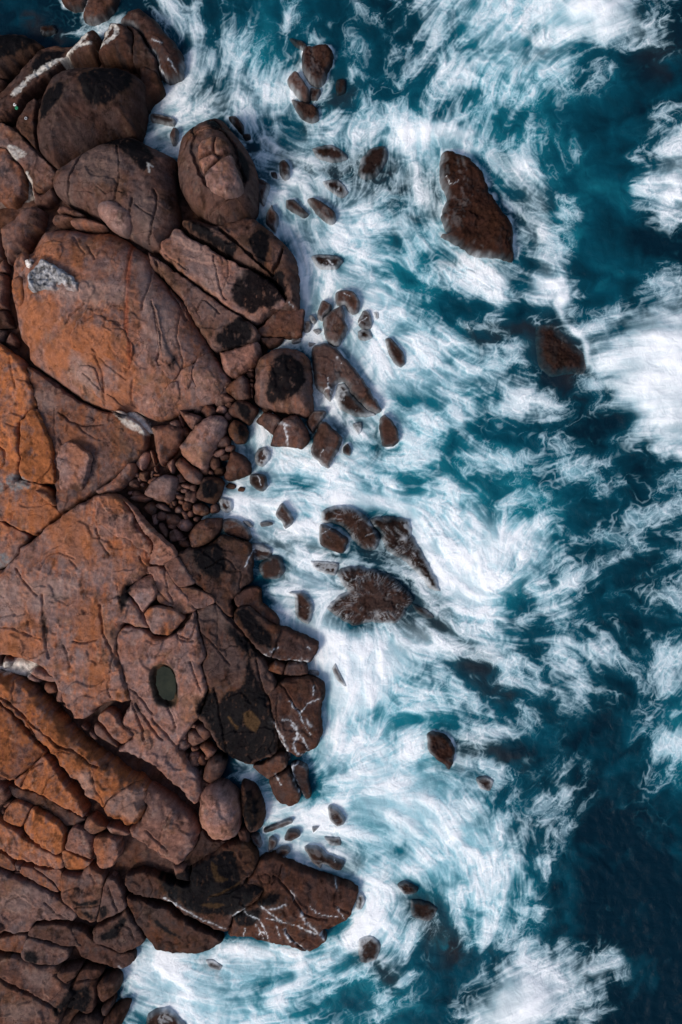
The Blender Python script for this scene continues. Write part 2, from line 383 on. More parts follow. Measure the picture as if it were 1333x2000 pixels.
# ------------------------------------------------------------------ marks on the rock: cracks, ledges, stains, run-off
# x,y x,y ... : width px : depth m
CRACKS = """
166,300 155,345 147,372 138,405:2.2:.5|232,290 240,330 240,372 232,400:2:.4|200,380 218,392 232,386 250,392:1.6:.3|140,385 170,385 197,393:1.5:.25|306,380 312,400 308,440 298,480:2.2:.5|262,462 290,463 305,460:1.5:.3|275,415 308,436:1.5:.3|268,400 262,440 252,462:2:.4
252,470 250,560 252,640 255,700:1.5:.15|293,497 290,560 280,610:2:.3|310,520 325,560 345,590 360,620:3:.5|298,590 315,660 310,710 318,715:2:.35|325,550 350,585 355,600:2:.3|350,600 345,650 356,700 356,720:1.8:.3|356,720 384,705 411,683:2:.35|356,720 338,745 325,760:2:.3|384,705 376,735 385,755:1.6:.25|140,640 150,625 175,600:2.5:.3|180,680 220,720 250,745:2:.2|195,700 205,740 200,790:3:.25|262,745 255,780 262,795:2:.3|165,730 195,760:2:.2|140,460 170,500:2:.2|170,480 190,510:2:.25
432,454 462,479 500,512 532,537:4:1.3|532,537 545,515 554,488:3.5:1.1|300,500 350,535 381,558 446,603 489,627:2:.4|316,500 350,520 370,535:1.6:.25|420,505 428,545 438,580 445,590:2:.3|440,505 450,530 440,570:1.5:.2|390,610 400,590 415,600 430,615:2:.3|395,625 385,605:1.5:.2
383,292 391,273 408,264 436,264 456,286 464,321 476,356 463,378 438,386 412,376 387,326 382,294:5:.55|380,230 378,265 386,275 372,280 362,300 350,302 340,298:2.2:.5|386,275 400,268 420,262 434,252 420,240 395,235:2.2:.4|415,422 440,405 460,392:2.5:.35|392,225 390,240:1.5:.2
73,722 90,735 127,762 154,782:3:.4|70,790 80,815 100,850:2:.3|27,700 30,735 38,760:2:.2|20,830 45,837:1.6:.2|78,942 95,925 107,905:1.6:.3|0,870 12,880 15,905 5,920:2:.3|113,800 112,850:2:.2|120,805 145,825 170,832 205,830:2.5:.3|150,825 175,850 200,860:2:.2
190,1030 200,1060 215,1085:2:.25|300,1125 285,1110 270,1085:2:.3|90,1160 92,1200 97,1250 105,1280:2.5:.3|0,1228 20,1222 50,1230 90,1245:2:.25|65,1285 90,1272 105,1262:2:.25|150,1250 175,1252 193,1247:2.5:.3|200,1180 205,1225 215,1255 235,1300:3:.35|240,1300 250,1345 275,1400 285,1440:3:.4|225,1275 215,1340 220,1360:2:.25|130,1255 140,1270 142,1300:2:.2|40,1110 60,1140 80,1160:2.5:.3|140,1090 155,1110:2:.2|85,1110 110,1080 150,1090:2:.2|230,1140 235,1165:2.5:.25
300,1142 340,1180 330,1150 325,1110:1.6:.3|384,1192 390,1230 402,1275:2.4:.45|350,1237 375,1245 385,1200:2:.35|375,1290 385,1320 395,1350:2:.3|345,1235 360,1250 380,1250:2:.3|390,1230 428,1270 450,1300:1.6:.25|420,1178 425,1200 428,1265 450,1262 465,1262:1.6:.2|300,1400 330,1440 345,1460:2:.3|310,1350 330,1380 345,1420:2:.3|270,1370 300,1420 320,1445:2.2:.35|260,1340 280,1360 300,1390:2:.3
435,1195 475,1240 500,1270 520,1300:2.5:.5|500,1290 512,1340 530,1370:2:.4|420,1340 430,1400 440,1480:2:.3|405,1110 440,1090 462,1112:2:.25|450,1116 470,1118 468,1150:1.6:.3
548,1331 560,1345 570,1365 588,1388:1.8:.3|600,1322 612,1330 618,1345:1.5:.25|545,1350 543,1400 550,1420:1.5:.25
0,1353 30,1368 60,1398 105,1437 120,1450 150,1462 165,1478 195,1495:2.4:.5|35,1327 36,1360:1.5:.3|60,1400 70,1430 85,1455 95,1467:2.2:.5|95,1467 110,1480 120,1500 140,1530 160,1560 172,1585:3:.6|30,1520 60,1497 92,1468:2.5:.5|205,1575 220,1555 245,1537 272,1530 283,1540:1.8:.4|180,1500 190,1535 205,1568:1.6:.25|108,1463 130,1462 145,1465:1.6:.3|50,1530 60,1505 75,1490 92,1487:2:.35|90,1545 100,1520 115,1507:1.5:.25
288,1615 315,1640 330,1655:1.8:.3|340,1577 325,1605 313,1640:1.5:.2|315,1648 312,1660 330,1680:1.6:.25
150,1770 175,1770 195,1768:1.8:.35|130,1735 145,1730 157,1728 160,1745:1.6:.25|90,1760 110,1785 138,1805:1.8:.3|0,1888 16,1910 65,1940 110,1975:3.5:.6|110,1905 135,1935 150,1945:2:.35|135,1915 160,1911 190,1913:1.6:.4|151,1907 140,1930:1.8:.35|216,1725 225,1760 230,1778:2:.3|240,1800 255,1812 262,1835:1.5:.25|160,1885 110,1886 70,1880:2:.3|20,1755 50,1745 70,1770:1.5:.2|180,1700 190,1720:1.6:.2
290,1697 300,1730 290,1760 270,1790:1.5:.2|478,1726 455,1738 430,1745 412,1748:1.6:.25|511,1741 490,1765 457,1793:1.8:.3|535,1712 560,1735 575,1755 598,1785 640,1800:1.8:.35|552,1695 545,1712 530,1725:2:.35|505,1710 512,1725 525,1725 530,1715 518,1708 507,1712:1.5:.25|420,1640 445,1655:2:.3|557,1815 575,1842 600,1868:2:.4|600,1835 580,1848:1.5:.25|415,1748 440,1738 470,1726:1.5:.2
""".replace('\n', '|').split('|')
CRACKS = [(smooth_open(P(a), 6), float(b), float(c)) for a, b, c in (s.split(':') for s in CRACKS if s.strip())]
# kind : polygon      (b black algae, w guano or salt, o orange lichen, p pale weathered, r rust red, g grey crust, y yellow-brown)
STAINS = """
b:454,576 473,533 497,522 516,535 554,533 557,568 530,603 516,598 494,617 462,595|b:365,446 395,444 430,473 462,482 465,500 451,506 424,487 389,465|b:489,476 505,449 524,460 527,487 516,527 494,495|b:422,665 451,630 473,619 492,641 492,660 476,673 443,684
b:538,705 555,693 575,700 595,715 597,745 585,770 560,785 535,790 522,775 528,745|b:465,790 480,790 492,805 485,825 475,818 467,805|b:465,832 476,835 478,850 468,855|b:398,945 415,937 428,945 422,970 405,975 396,965|b:378,1074 416,1060 440,1074 443,1109 427,1130 389,1109
b:462,1193 486,1188 511,1215 530,1237 534,1264 508,1258 494,1242|b:440,1215 462,1231 489,1256 505,1283 486,1285 462,1256 443,1234|b:384,1391 392,1361 422,1347 430,1372 443,1350 473,1342 486,1285 500,1323 527,1364 535,1404 538,1469 516,1485 480,1500 455,1495 435,1480 405,1410|y:475,1392 492,1388 508,1410 500,1432 478,1418|y:447,1400 465,1420 462,1428 450,1412
b:379,1687 418,1669 454,1665 469,1702 472,1726 505,1732 511,1741 484,1765 451,1792 415,1786 382,1780 340,1750 335,1710|b:505,1756 532,1741 550,1744 538,1762 508,1765|b:457,1792 484,1774 514,1771 496,1807 469,1807|b:297,1788 313,1793 354,1828 329,1820|b:310,1702 345,1715 350,1760 330,1745|b:194,1820 216,1810 248,1783 248,1799 232,1823 211,1831|b:122,1950 140,1928 175,1925 180,1950 165,1975 110,1985 105,1975
y:414,1680 424,1690 430,1705 445,1715 425,1718 415,1700|y:405,1750 440,1735 470,1722 460,1730 430,1745|y:392,1765 415,1762 440,1768 420,1775
b:475,1548 491,1540 505,1575 505,1602 491,1618 480,1591|b:200,140 255,140 262,160 250,180 215,215 180,215 165,170|b:190,278 265,262 302,305 288,346 259,316 230,292|b:397,230 419,230 430,243 451,273 462,286 486,319 486,351 475,359 457,292 440,265 416,257|b:0,75 50,70 70,85 30,120 0,130|b:85,100 125,95 110,125 80,150 60,140
b:345,690 340,720 330,715|b:505,1560 500,1600 490,1560|b:90,190 140,180 130,220 90,250|b:240,1150 255,1130 262,1150 250,1175 240,1200 235,1170|b:104,1163 116,1159 128,1164 118,1172|b:128,1164 140,1166 134,1171|b:92,1195 97,1200 102,1250 96,1245|b:118,1200 125,1203 122,1212|b:135,1750 160,1760 195,1755 190,1765 160,1768|b:155,1775 190,1790 180,1798|b:195,1770 210,1765 215,1780 200,1792|b:55,1850 80,1855 75,1875 55,1868
w:20,288 35,290 58,305 50,312 35,318 22,305|w:52,345 60,342 66,360 70,395 55,400 48,385|w:-5,400 5,400 8,420 -5,420|w:222,804 262,803 288,820 298,838 290,850 251,835 232,817|w:-10,1306 30,1287 78,1293 54,1323 35,1318
o:60,475 110,465 125,490 150,540 130,520 90,500 60,505|o:35,600 60,590 120,600 130,640 90,660 60,700 50,650|o:140,480 160,490 170,530 150,520|o:90,700 150,640 200,640 250,680 200,720 150,700 120,740|o:235,690 262,690 260,760 235,770|r:248,470 256,470 258,700 248,720 250,600|o:200,760 250,770 260,800 215,800
o:100,1000 170,1010 190,1080 150,1100 100,1060|o:185,970 230,970 260,1000 230,1000 200,985|o:155,1180 200,1180 210,1240 160,1250|o:180,1280 215,1300 210,1350 180,1330|o:0,1222 60,1230 90,1260 60,1290 10,1270|o:45,1200 60,1180 85,1220 70,1225|o:220,1070 240,1110 235,1150 225,1110|o:60,1000 100,960 105,1010 70,1040|o:120,830 170,850 175,880 150,940 130,850
p:210,1560 245,1540 280,1545 282,1570 265,1600 235,1590|p:150,1510 180,1500 190,1550 170,1555|p:100,560 250,560 240,600 130,590|p:260,480 300,560 350,650 330,700 290,650|p:150,690 180,720 190,760 150,740|p:60,1130 150,1130 145,1160 90,1190 60,1180|p:0,1140 40,1130 60,1200 20,1210|p:340,460 420,500 430,580 380,540|p:420,530 430,580 438,585 428,540|p:460,525 480,535 470,545|p:160,290 230,300 240,360 180,380 160,340|p:270,400 310,390 320,440 290,470|p:75,770 110,770 115,805 90,800|p:410,1195 440,1200 445,1230 410,1215|p:380,1195 415,1190 420,1200 395,1215|p:10,1750 60,1720 60,1770 30,1780|p:50,1895 100,1900 105,1930 70,1925|p:10,1960 70,1950 80,1980 30,1990
m:297,1316 303,1298 323,1290 342,1302 352,1336 350,1372 332,1382 308,1370 299,1338|g:22,930 30,925 60,940 62,955 35,960 20,950|g:-5,942 14,945 12,962 -5,960|g:0,1080 22,1084 25,1100 5,1110|g:330,1050 336,1056 330,1062
""".replace('\n', '|').split('|')
STAINS = [(s[0], smooth_closed(P(s[2:]), 6)) for s in STAINS if s.strip()]
GUANO = [(smooth_open(P(a), 4), float(b)) for a, b in (s.split(':') for s in "37,195 50,178 62,160 85,140 110,120:8|122,118 140,110 160,95 172,76:7|197,103 215,95 232,78 230,58 222,55 212,75 200,100:6|160,100 182,95:5|295,330 298,345:3|292,325 302,332:3".split('|'))]
# white run-off threads on washed rock:  points : width
RUNS = [(smooth_open(P(a), 4), float(b)) for a, b in (s.split(':') for s in """
567,1366 586,1388 602,1374 627,1364:1.6|613,1334 613,1358:1.6|586,1388 594,1412 608,1436:1.5|554,1401 573,1407 581,1431 573,1458:2.6|570,1412 592,1442 602,1463:2.2|538,1412 556,1444 565,1477:3.6|580,1428 583,1440:4|600,1405 610,1420:3|545,1440 567,1483 578,1521 591,1553:3.2|564,1494 591,1486 599,1470:3|575,1440 578,1467 591,1475:2|539,1510 550,1528:2
568,1738 577,1755:2|512,1765 540,1788 550,1795:2.4|590,1780 598,1800 620,1825 634,1840:3.2|585,1810 605,1822 632,1832:2.4|557,1815 565,1838 585,1850 604,1872:2.6|506,1830 512,1822 518,1825:1.8|455,1792 478,1775:2.4|478,1778 505,1795 517,1815 525,1845:1.6|660,1775 672,1800:1.4|655,1725 658,1740:1.4|605,1768 625,1785 660,1795:1|520,1790 560,1800 590,1812:1.2|530,1770 560,1765:2.4|500,1805 515,1840:1|480,1815 475,1832:1|540,1805 548,1835:1
322,1750 345,1764 372,1781 404,1803 438,1822:1.8|325,1750 350,1767:3|292,93 308,113 313,135 325,152:2.6|330,120 345,140:1.8|300,85 318,92:1.6|555,828 561,850 562,868:2.6|548,826 562,832:4|640,740 641,757 630,770:1.4|641,757 648,772:1.4|641,757 655,768:1.2|658,700 668,712:2|521,1278 540,1288 575,1289 600,1290:4|518,1277 532,1284:4|655,1165 660,1140:1|530,1270 545,1262:2|607,1268 600,1262:1.4
870,352 880,366 893,360:.8|563,590 578,602:1|695,638 706,628 718,622:1.4|640,508 650,518:2|672,575 684,582:1|615,1050 650,1030:1.4|505,930 512,948:1.4
610,890 625,905:1.2|625,893 632,880:1|640,1650 650,1665 655,1680:1.6|480,1108 490,1080 500,1072:2|495,1090 505,1100:1.8|175,1 170,20 160,38:3|230,1890 245,1925 260,1940:2.4
""".replace('\n', '|').split('|') if s.strip())]
DENTS = [(smooth_closed(P("300,1315 306,1300 324,1295 340,1306 349,1337 345,1371 332,1377 311,1366 303,1337"), 4), 0.9)]
# ------------------------------------------------------------------ building one rock from its outline
PINK = np.array([.212, .107, .082]); ORANGE = np.array([.31, .108, .042]); LAV = np.array([.185, .135, .128])
RED = np.array([.17, .055, .034]); BLACK = np.array([.0028, .0035, .005]); GUANO_C = np.array([.60, .57, .52]); BROWN = np.array([.16, .085, .045])
STC = dict(m=np.array([.035, .032, .02]), b=BLACK, w=GUANO_C, o=ORANGE, p=np.array([.29, .20, .175]), r=np.array([.26, .07, .035]), g=np.array([.17, .20, .21]), y=np.array([.15, .085, .04]))
def crack_depth(x, y):
    z = np.zeros(x.shape); x0, x1, y0, y1 = x.min(), x.max(), y.min(), y.max(); wx = x+2.2*pn(x/16, y/16, 3); wy = y+2.2*pn(x/16, y/16, 4)
    for p, w, dep in CRACKS:
        a = p.min(0)-8; b = p.max(0)+8
        if a[0] > x1 or b[0] < x0 or a[1] > y1 or b[1] < y0: continue
        m = (x > a[0]) & (x < b[0]) & (y > a[1]) & (y < b[1])
        if m.any():
            d = dist_seg(wx[m], wy[m], p, False); wv = 1.25*w*(0.75+0.5*pn(x[m]/20, y[m]/20, 8)); z[m] = np.maximum(z[m], dep*np.clip(1-(d/wv)**2, 0, 1))
    return z
def soft_poly(x, y, p, soft, amp, s):
    q = amp*fbm(x/14, y/17, s, 5, 0.72); d = dist_seg(x, y, p); sd = np.where(inside(x, y, p), d, -d)+q
    return sst(-soft, soft, sd)
def rock_colour(x, y, z, o, k, wet, r, seed, wash, sea, flake=None, tint=None, edge=None, big=1):
    n1 = fbm(x/70, y/70, seed, 4); n2 = fbm(x/24+7, y/60, seed+5, 4); n3 = fbm(x/9, y/9, seed+9, 3); n4 = fbm(x/5, y/34, seed+31, 3); n5 = fbm(x/15, y/15, seed+33, 5, .7)
    if flake is None: flake = 0*x
    c = PINK+(LAV-PINK)*np.clip(sst(-.15, .4, n1)+.5*flake, 0, 1)[:, None]*0.62
    c = c+(BROWN-c)*(0.5*sst(0.0, .45, -n1-.4*n5))[:, None]
    c = c+(RED-c)*r
    ow = np.clip(o*1.05+1.2*n2+0.5*n3+.35*n4-.3*flake-0.12, 0, 1)*min(1, o*1.9)
    c = c+(ORANGE-c)*ow[:, None]
    c = c+(RED*1.25-c)*(.45*sst(.15, .5, n4+.4*n2)*min(1, o*2))[:, None]
    sp = sst(.12, .4, fbm(x/30, y/44, seed+21, 5, .68)); c = c*(1-0.62*sp[:, None])
    pale = sst(.2, .42, fbm(x/20+9, y/26, seed+25, 5, .66)); c = c+(np.array([.38, .255, .20])-c)*(.4*pale*(1-.5*o))[:, None]
    gp = sst(.10, .34, fbm(x/24+40, y/34, seed+51, 5, .62)+.12*n4); c = c+(np.array([.105, .092, .10])-c)*(.45*gp)[:, None]
    c = c*(1+0.38*n3+.38*n5+.12*flake)[:, None]
    if tint is not None: c = np.array(tint)*(1+np.clip(1.9*n3+1.2*n5, -.85, .9))[:, None]
    W = np.full(x.shape, float(wet)); x0, x1, y0, y1 = x.min(), x.max(), y.min(), y.max()
    c = np.clip(c, .004, 1)*k
    for kind, p in STAINS:
        a = p.min(0)-16; b = p.max(0)+16
        if a[0] > x1 or b[0] < x0 or a[1] > y1 or b[1] < y0: continue
        m = (x > a[0]) & (x < b[0]) & (y > a[1]) & (y < b[1])
        if not m.any(): continue
        big = {'b': 9, 'o': 14, 'p': 12, 'r': 4, 'y': 6, 'w': 6, 'g': 8, 'm': 5}[kind]; f = soft_poly(x[m], y[m], p, {'b': 3.2, 'o': 9, 'p': 9, 'r': 3, 'w': 2, 'g': 3, 'y': 2, 'm': 5}[kind], big, 33)
        f = f*{'b': .96, 'o': .55, 'p': .55, 'r': .7, 'y': .9, 'w': .8, 'g': .8, 'm': .8}[kind]
        if kind == 'b': f = f*(1-.6*sst(.24, .46, fbm(x[m]/9+3, y[m]/20, 49, 4, .65)))
        if kind in 'wg': f = f*np.clip(.75+.9*fbm(x[m]/6, y[m]/6, 44, 3), 0, 1)
        tgt = STC[kind]*(min(1.0, k*1.15) if kind in 'opry' else 1)
        c[m] = c[m]+(tgt-c[m])*f[:, None]
        if kind == 'b':
            W[m] = np.maximum(W[m], .7*f); f2 = soft_poly(x[m], y[m], p, 11, 12, 35)*(1-f)*.5; c[m] = c[m]*(1-f2[:, None])+np.array([.06, .035, .02])*f2[:, None]
    for p, w in GUANO:
        a = p.min(0)-2*w; b = p.max(0)+2*w
        if a[0] > x1 or b[0] < x0 or a[1] > y1 or b[1] < y0: continue
        d = dist_seg(x, y, p, False)+w*.9*fbm(x/7, y/7, 47, 4, .65); f = .95*(1-sst(w*.35, w*.95, d))*np.clip(.9+1.1*fbm(x/5, y/5, 48, 3), .1, 1); c = c+(GUANO_C-c)*f[:, None]
    # wet band and foam
    nz = z+0.35*fbm(x/25, y/25, 81, 3)
    low = 1-sst(0.35, 1.5, nz); c = c*(1-0.45*low[:, None]); W = np.maximum(W, .8*low); c = c*(1+.5*wash*n5[:, None])
    foam = np.zeros(x.shape)
    if sea:
        F = foam_at(x, y); band = 1-sst(-0.05, 0.26, z+0.18*fbm(x/10, y/10, 83, 3))
        thr = sst(.03, .30, bil(CHP, (x-CX0)/CS, (y-CY0)/CS)+.5*(F-.40)+.06*fbm(x/4, y/4, 84, 3))*.9
        ed = 1 if edge is None else np.clip(1-edge/9, 0, 1)
        foam = np.maximum(F*np.maximum(band, .9*ed*min(1, wash*1.6)), thr*np.clip(wash-.12, 0, .35))
        if wash > .15 and edge is not None:                  # white threads of water draining off the rock, water lapping over its rim
            mx, my = x.mean(), y.mean(); wx = x-mx+14*fbm(x/45, y/45, seed+41, 4); wy = y-my+14*fbm(x/45, y/45, seed+42, 4); th = np.arctan2(wy, wx); rr = np.hypot(wx, wy); n = max(1.2, edge.max()/6.)
            rg = 1-np.abs(pn(th*n*.7, rr/110, seed+43))*3.6; rg2 = 1-np.abs(pn(th*n*1.9, rr/50, seed+44))*3.; out = 1-np.clip(edge/max(edge.max(), 1), 0, 1)
            if big > 3.5 and .25 < wash < .85:
                g = np.maximum(sst(.3, 1, rg), .7*sst(.4, 1, rg2))*np.clip(.05+1.7*fbm(x/26, y/26, seed+45, 4)+1.1*(out-.35), 0, 1); foam = np.maximum(foam, .38*g*min(1, wash*1.5))
            rim = np.clip(1-(edge+7*fbm(x/13, y/13, seed+46, 4))/(5+7*wash+8*(wash > .85)), 0, 1)*min(1, wash*2.2)
            foam = foam*(1-rim)+F*rim; c = c*(1-.8*rim[:, None])+np.array([.006, .035, .05])*.8*rim[:, None]
    for p, w in RUNS:
        a = p.min(0)-4*w; b = p.max(0)+4*w
        if a[0] > x1 or b[0] < x0 or a[1] > y1 or b[1] < y0: continue
        m = (x > a[0]) & (x < b[0]) & (y > a[1]) & (y < b[1])
        if not m.any(): continue
        xx, yy = x[m], y[m]; d = dist_seg(xx+3.5*fbm(xx/9, yy/9, 85, 3), yy+3.5*fbm(xx/9, yy/9, 86, 3), p, False); wv = w*(.75+.7*pn(xx/7, yy/7, 88))
        f = .72*np.exp(-(d/np.maximum(.8*wv, .5))**2)*np.clip(.65+1.5*fbm(xx/6, yy/6, 87, 4), 0, 1)+.06*np.exp(-(d/(3*wv+2))**2)*np.clip(.3+1.2*fbm(xx/5, yy/5, 89, 3), 0, 1)
        foam[m] = np.maximum(foam[m], np.clip(f, 0, 1))
    return np.clip(c, .002, .9), W, foam
OUTL = []; SURF = []                                                   # (px, py, z) of every finished rock, to stand small things on
def rock(name, cat, label, pts, h=1.0, w=12.0, o=.15, k=1.0, wet=0.0, r=0.0, ang=0, lift=0.0, wash=0.0, sea=None, base=None, step=None, pw=2.2, tilt=None,
         group=None, parent=None, gap=None, rough=1.0, terr=1.0, kind='thing', flat=False, tint=None, on=None):
    slab = name in ('rock_slab', 'rock_ledge', 'rock_block')
    if gap is None: gap = -2.0 if slab else -.4
    if slab: h = h*.78; w = w*.45; pw = pw*1.1
    p = P(pts) if isinstance(pts, str) else np.asarray(pts, float)
    c = p.mean(0); size = np.sqrt(abs(0.5*np.sum(p[:, 0]*np.roll(p[:, 1], -1)-np.roll(p[:, 0], -1)*p[:, 1])))
    seed = int(abs(c[0]*7+c[1]*13)) % 400
    if step is None: step = np.clip(size/28, .9, 1.75)
    ol = smooth_closed(p, max(1.5, step)); ph = np.arctan2(ol[:, 1]-c[1], ol[:, 0]-c[0])
    j = min(3.6 if w < 40 else 1.5, .05*size); nv = np.c_[fbm(ol[:, 0]/13, ol[:, 1]/13, seed+1, 3), fbm(ol[:, 0]/13, ol[:, 1]/13, seed+2, 3)]; ol = ol+j*nv
    if gap:                                                  # draw the outline in a touch so neighbours leave a cleft
        t = np.roll(ol, -1, 0)-np.roll(ol, 1, 0); nrm = np.c_[t[:, 1], -t[:, 0]]/(np.hypot(t[:, 0], t[:, 1])+1e-6)[:, None]
        if np.sum(ol[:, 0]*np.roll(ol[:, 1], -1)-np.roll(ol[:, 0], -1)*ol[:, 1]) < 0: nrm = -nrm
        ol = ol-nrm*gap*min(1, size/25)
    x0, y0 = ol.min(0)-step; x1, y1 = ol.max(0)+step
    gx, gy = np.meshgrid(np.arange(x0, x1+step, step), np.arange(y0, y1+step, step)); ins = inside(gx, gy, ol)
    q = ins[:-1, :-1] | ins[1:, :-1] | ins[:-1, 1:] | ins[1:, 1:]
    use = np.zeros(gx.shape, bool)
    for a in (slice(0, -1), slice(1, None)):
        for b in (slice(0, -1), slice(1, None)): use[a, b] |= q
    idx = -np.ones(gx.shape, np.int64); idx[use] = np.arange(use.sum()); x = gx[use]; y = gy[use]; iin = ins[use]
    d, bx, by = dist_seg(x, y, ol, near=True); x = np.where(iin, x, bx); y = np.where(iin, y, by); d = np.where(iin, d, 0)
    jj, ii = np.nonzero(q); F = np.c_[idx[jj+1, ii], idx[jj+1, ii+1], idx[jj, ii+1], idx[jj, ii]]
    cx, cy = ol.mean(0); sea_rock = land_d(np.array([cx]), np.array([cy]))[0] < 8
    if sea is None: sea = land_d(np.array([cx]), np.array([cy]))[0] < 75
    if sea_rock: w = w*.65; wash = max(wash, .17)
    if on == 'drape': zb = surf_z(x, y)-.08; zb = np.where(zb < -4, np.median(zb), zb); zc = float(np.median(zb))
    elif on:
        sv = surf_z(x, y); sv = sv[sv > -4]; zc = float(np.percentile(sv, 60))-on*h if len(sv) > 9 else float(elev(np.array([cx]), np.array([cy]))[0])+.8
        zb = np.full(x.shape, zc)
    elif base is None: zb = elev(x, y)+lift if not sea_rock else np.full(x.shape, -0.18+lift); zc = float(elev(np.array([cx]), np.array([cy]))[0])+lift if not sea_rock else -.18+lift
    else: zb = np.full(x.shape, base); zc = base
    w = min(w, max(d.max()*.98, 1)); wl_ = w*np.clip(.75+1.3*fbm(x/26, y/26, seed+17, 2), .3, 1.6) if slab else w
    t = np.clip(d/wl_, 0, 1); wob = 1+.25*fbm(x/30, y/30, seed+3, 3)
    prof = (1-(1-t)**pw)**(1/pw)
    X, Y = x/PPM, y/PPM
    z = h*prof*(1+.10*fbm(x/40, y/40, seed+4, 3)*rough)
    lr = np.random.RandomState(seed)
    if tilt is None: a = lr.rand()*6.28; sl = .05*lr.rand()*h/max(size/PPM, .3); tilt = (sl*math.cos(a), sl*math.sin(a))
    z = z+(tilt[0]*(x-cx)+tilt[1]*(y-cy))/PPM*t
    for i in range(ang):                                     # cleavage planes
        a = lr.rand()*6.28; e = (x-cx)*math.cos(a)+(y-cy)*math.sin(a); e0 = e.max()*(.15+.5*lr.rand()); sl = .35+.9*lr.rand()
        z = np.minimum(z, h*(.95+.1*lr.rand())-sl*np.maximum(e-e0, -.15*size)/PPM)
    big = size/PPM
    z = z+t*rough*(.08*min(1, big/4)*fbm(X*.45, Y*.45, seed+6, 3)*2+.026*fbm(X*2.1, Y*2.1, seed+7, 4, .6)+.018*(1-np.abs(pn(X*1.3+.6*pn(X, Y, 5), Y*2.6, seed+8))*2))
    if rough > 1.4: z = z+t*rough*(.05*fbm(X*2.6, Y*2.6, seed+18, 4, .7)+.035*(1-np.abs(pn(X*3.1, Y*3.1, seed+19))*2))
    flake = 0*x
    if big > 2.2 and terr:                                   # exfoliation sheets: stepped ledges
        n = 2.6*fbm(X*.16, Y*.16, seed+10, 4)+.4*(X*math.cos(seed)+Y*math.sin(seed))*.25; f = n-np.floor(n); z = z+terr*t*.20*min(1, big/6)*(np.floor(n)+sst(0, .06, f)-n); flake = np.sin(np.floor(n)*12.9+seed)
        n = 3*fbm(X*.4+3, Y*.4, seed+12, 4); f = n-np.floor(n); z = z+terr*t*.05*(np.floor(n)+sst(0, .09, f)-n); flake = .6*flake+.4*np.sin(np.floor(n)*7.7+seed)
        hair = np.abs(fbm(X*.22, Y*.22, seed+14, 5, .55)); hm = sst(.0, .25, pn(X*.2, Y*.2, seed+15)); z = z-.14*hm*np.clip(1-hair/.008, 0, 1)
    if not flat: z = z-crack_depth(x, y)*min(1, h)
    for dp, dd in DENTS:
        if dp[:, 0].min() < x1 and dp[:, 0].max() > x0 and dp[:, 1].min() < y1 and dp[:, 1].max() > y0 and size > 60: z = z-dd*soft_poly(x, y, dp, 4, 1, 3)
    z = zb+z
    k = k*(.86+.3*lr.rand()); o = o*(.8+.4*lr.rand()); r = r+.12*max(0, lr.rand()-.5)
    col, W, foam = rock_colour(x, y, z, o, k, wet, r, seed, wash, sea, flake, tint, d, big)
    kf = (H-(zc+.5*h))/H
    V = np.c_[(x-666.5)/PPM*kf, (1000-y)/PPM*kf, z]
    # skirt under the outline
    e = np.concatenate([F[:, [0, 1]], F[:, [1, 2]], F[:, [2, 3]], F[:, [3, 0]]]); key = np.sort(e, 1); key = key[:, 0]*len(V)+key[:, 1]
    u, inv, cnt = np.unique(key, return_inverse=True, return_counts=True); be = e[cnt[inv] == 1]; bv = np.unique(be); mp = -np.ones(len(V), np.int64)
    cc = V[:, :2].mean(0); att = dict(Col=col, wet=W, foam=foam)
    for kk, (dz, sh) in enumerate(((.5*h+.25, .985), (h+1.3, .95))):
        mp[bv] = len(V)+np.arange(len(bv)); S = V[bv].copy(); S[:, 2] = np.minimum(zb[bv] if kk == 0 else S[:, 2], S[:, 2])-(dz if kk == 0 else 1.2); S[:, :2] = cc+(S[:, :2]-cc)*sh
        F = np.concatenate([F, np.c_[be[:, 1], be[:, 0], mp[be[:, 0]], mp[be[:, 1]]]]); V = np.concatenate([V, S])
        for a in att: att[a] = np.concatenate([att[a], att[a][bv]])
        att['foam'][-len(bv):] = 0; zb = np.concatenate([zb, S[:, 2]]); be = mp[be]; bv2 = np.unique(be); mp = -np.ones(len(V), np.int64); bv = bv2
    ob = mesh_obj(name, V, F, M_ROCK, parent, (cc[0], cc[1], float(zc)), att)
    tags(ob, label, cat, group, None if parent is not None else kind)
    if sea_rock and wash < .26: OUTL.append((ol, h))
    Z = np.full(gx.shape, -9.); Z[use] = z; Z[~ins] = -9; SURF.append((x0, y0, step, Z)); return ob
def surf_z(px, py):
    best = np.full(np.shape(px), -9.)
    for x0, y0, st, Z in SURF:
        i = np.round((px-x0)/st).astype(int); j = np.round((py-y0)/st).astype(int); m = (i >= 0) & (j >= 0) & (i < Z.shape[1]) & (j < Z.shape[0])
        if m.any(): v = np.full(np.shape(px), -9.); v[m] = Z[j[m], i[m]]; best = np.maximum(best, v)
    return best
def surf_1(px, py): return float(surf_z(np.array([px]), np.array([py]))[0])
def blob(cx, cy, rx, ry, a, seed, n=7):
    r = np.random.RandomState(seed); t = np.arange(n)/n*6.2832+r.rand(n)*.35; m = 1.04+.2*(r.rand(n)-.5)*2; ca, sa = math.cos(math.radians(a)), math.sin(math.radians(a))
    ex = rx*m*np.sign(np.cos(t))*np.abs(np.cos(t))**.85; ey = ry*m*np.sign(np.sin(t))*np.abs(np.sin(t))**.85
    return np.c_[cx+ex*ca-ey*sa, cy+ex*sa+ey*ca]
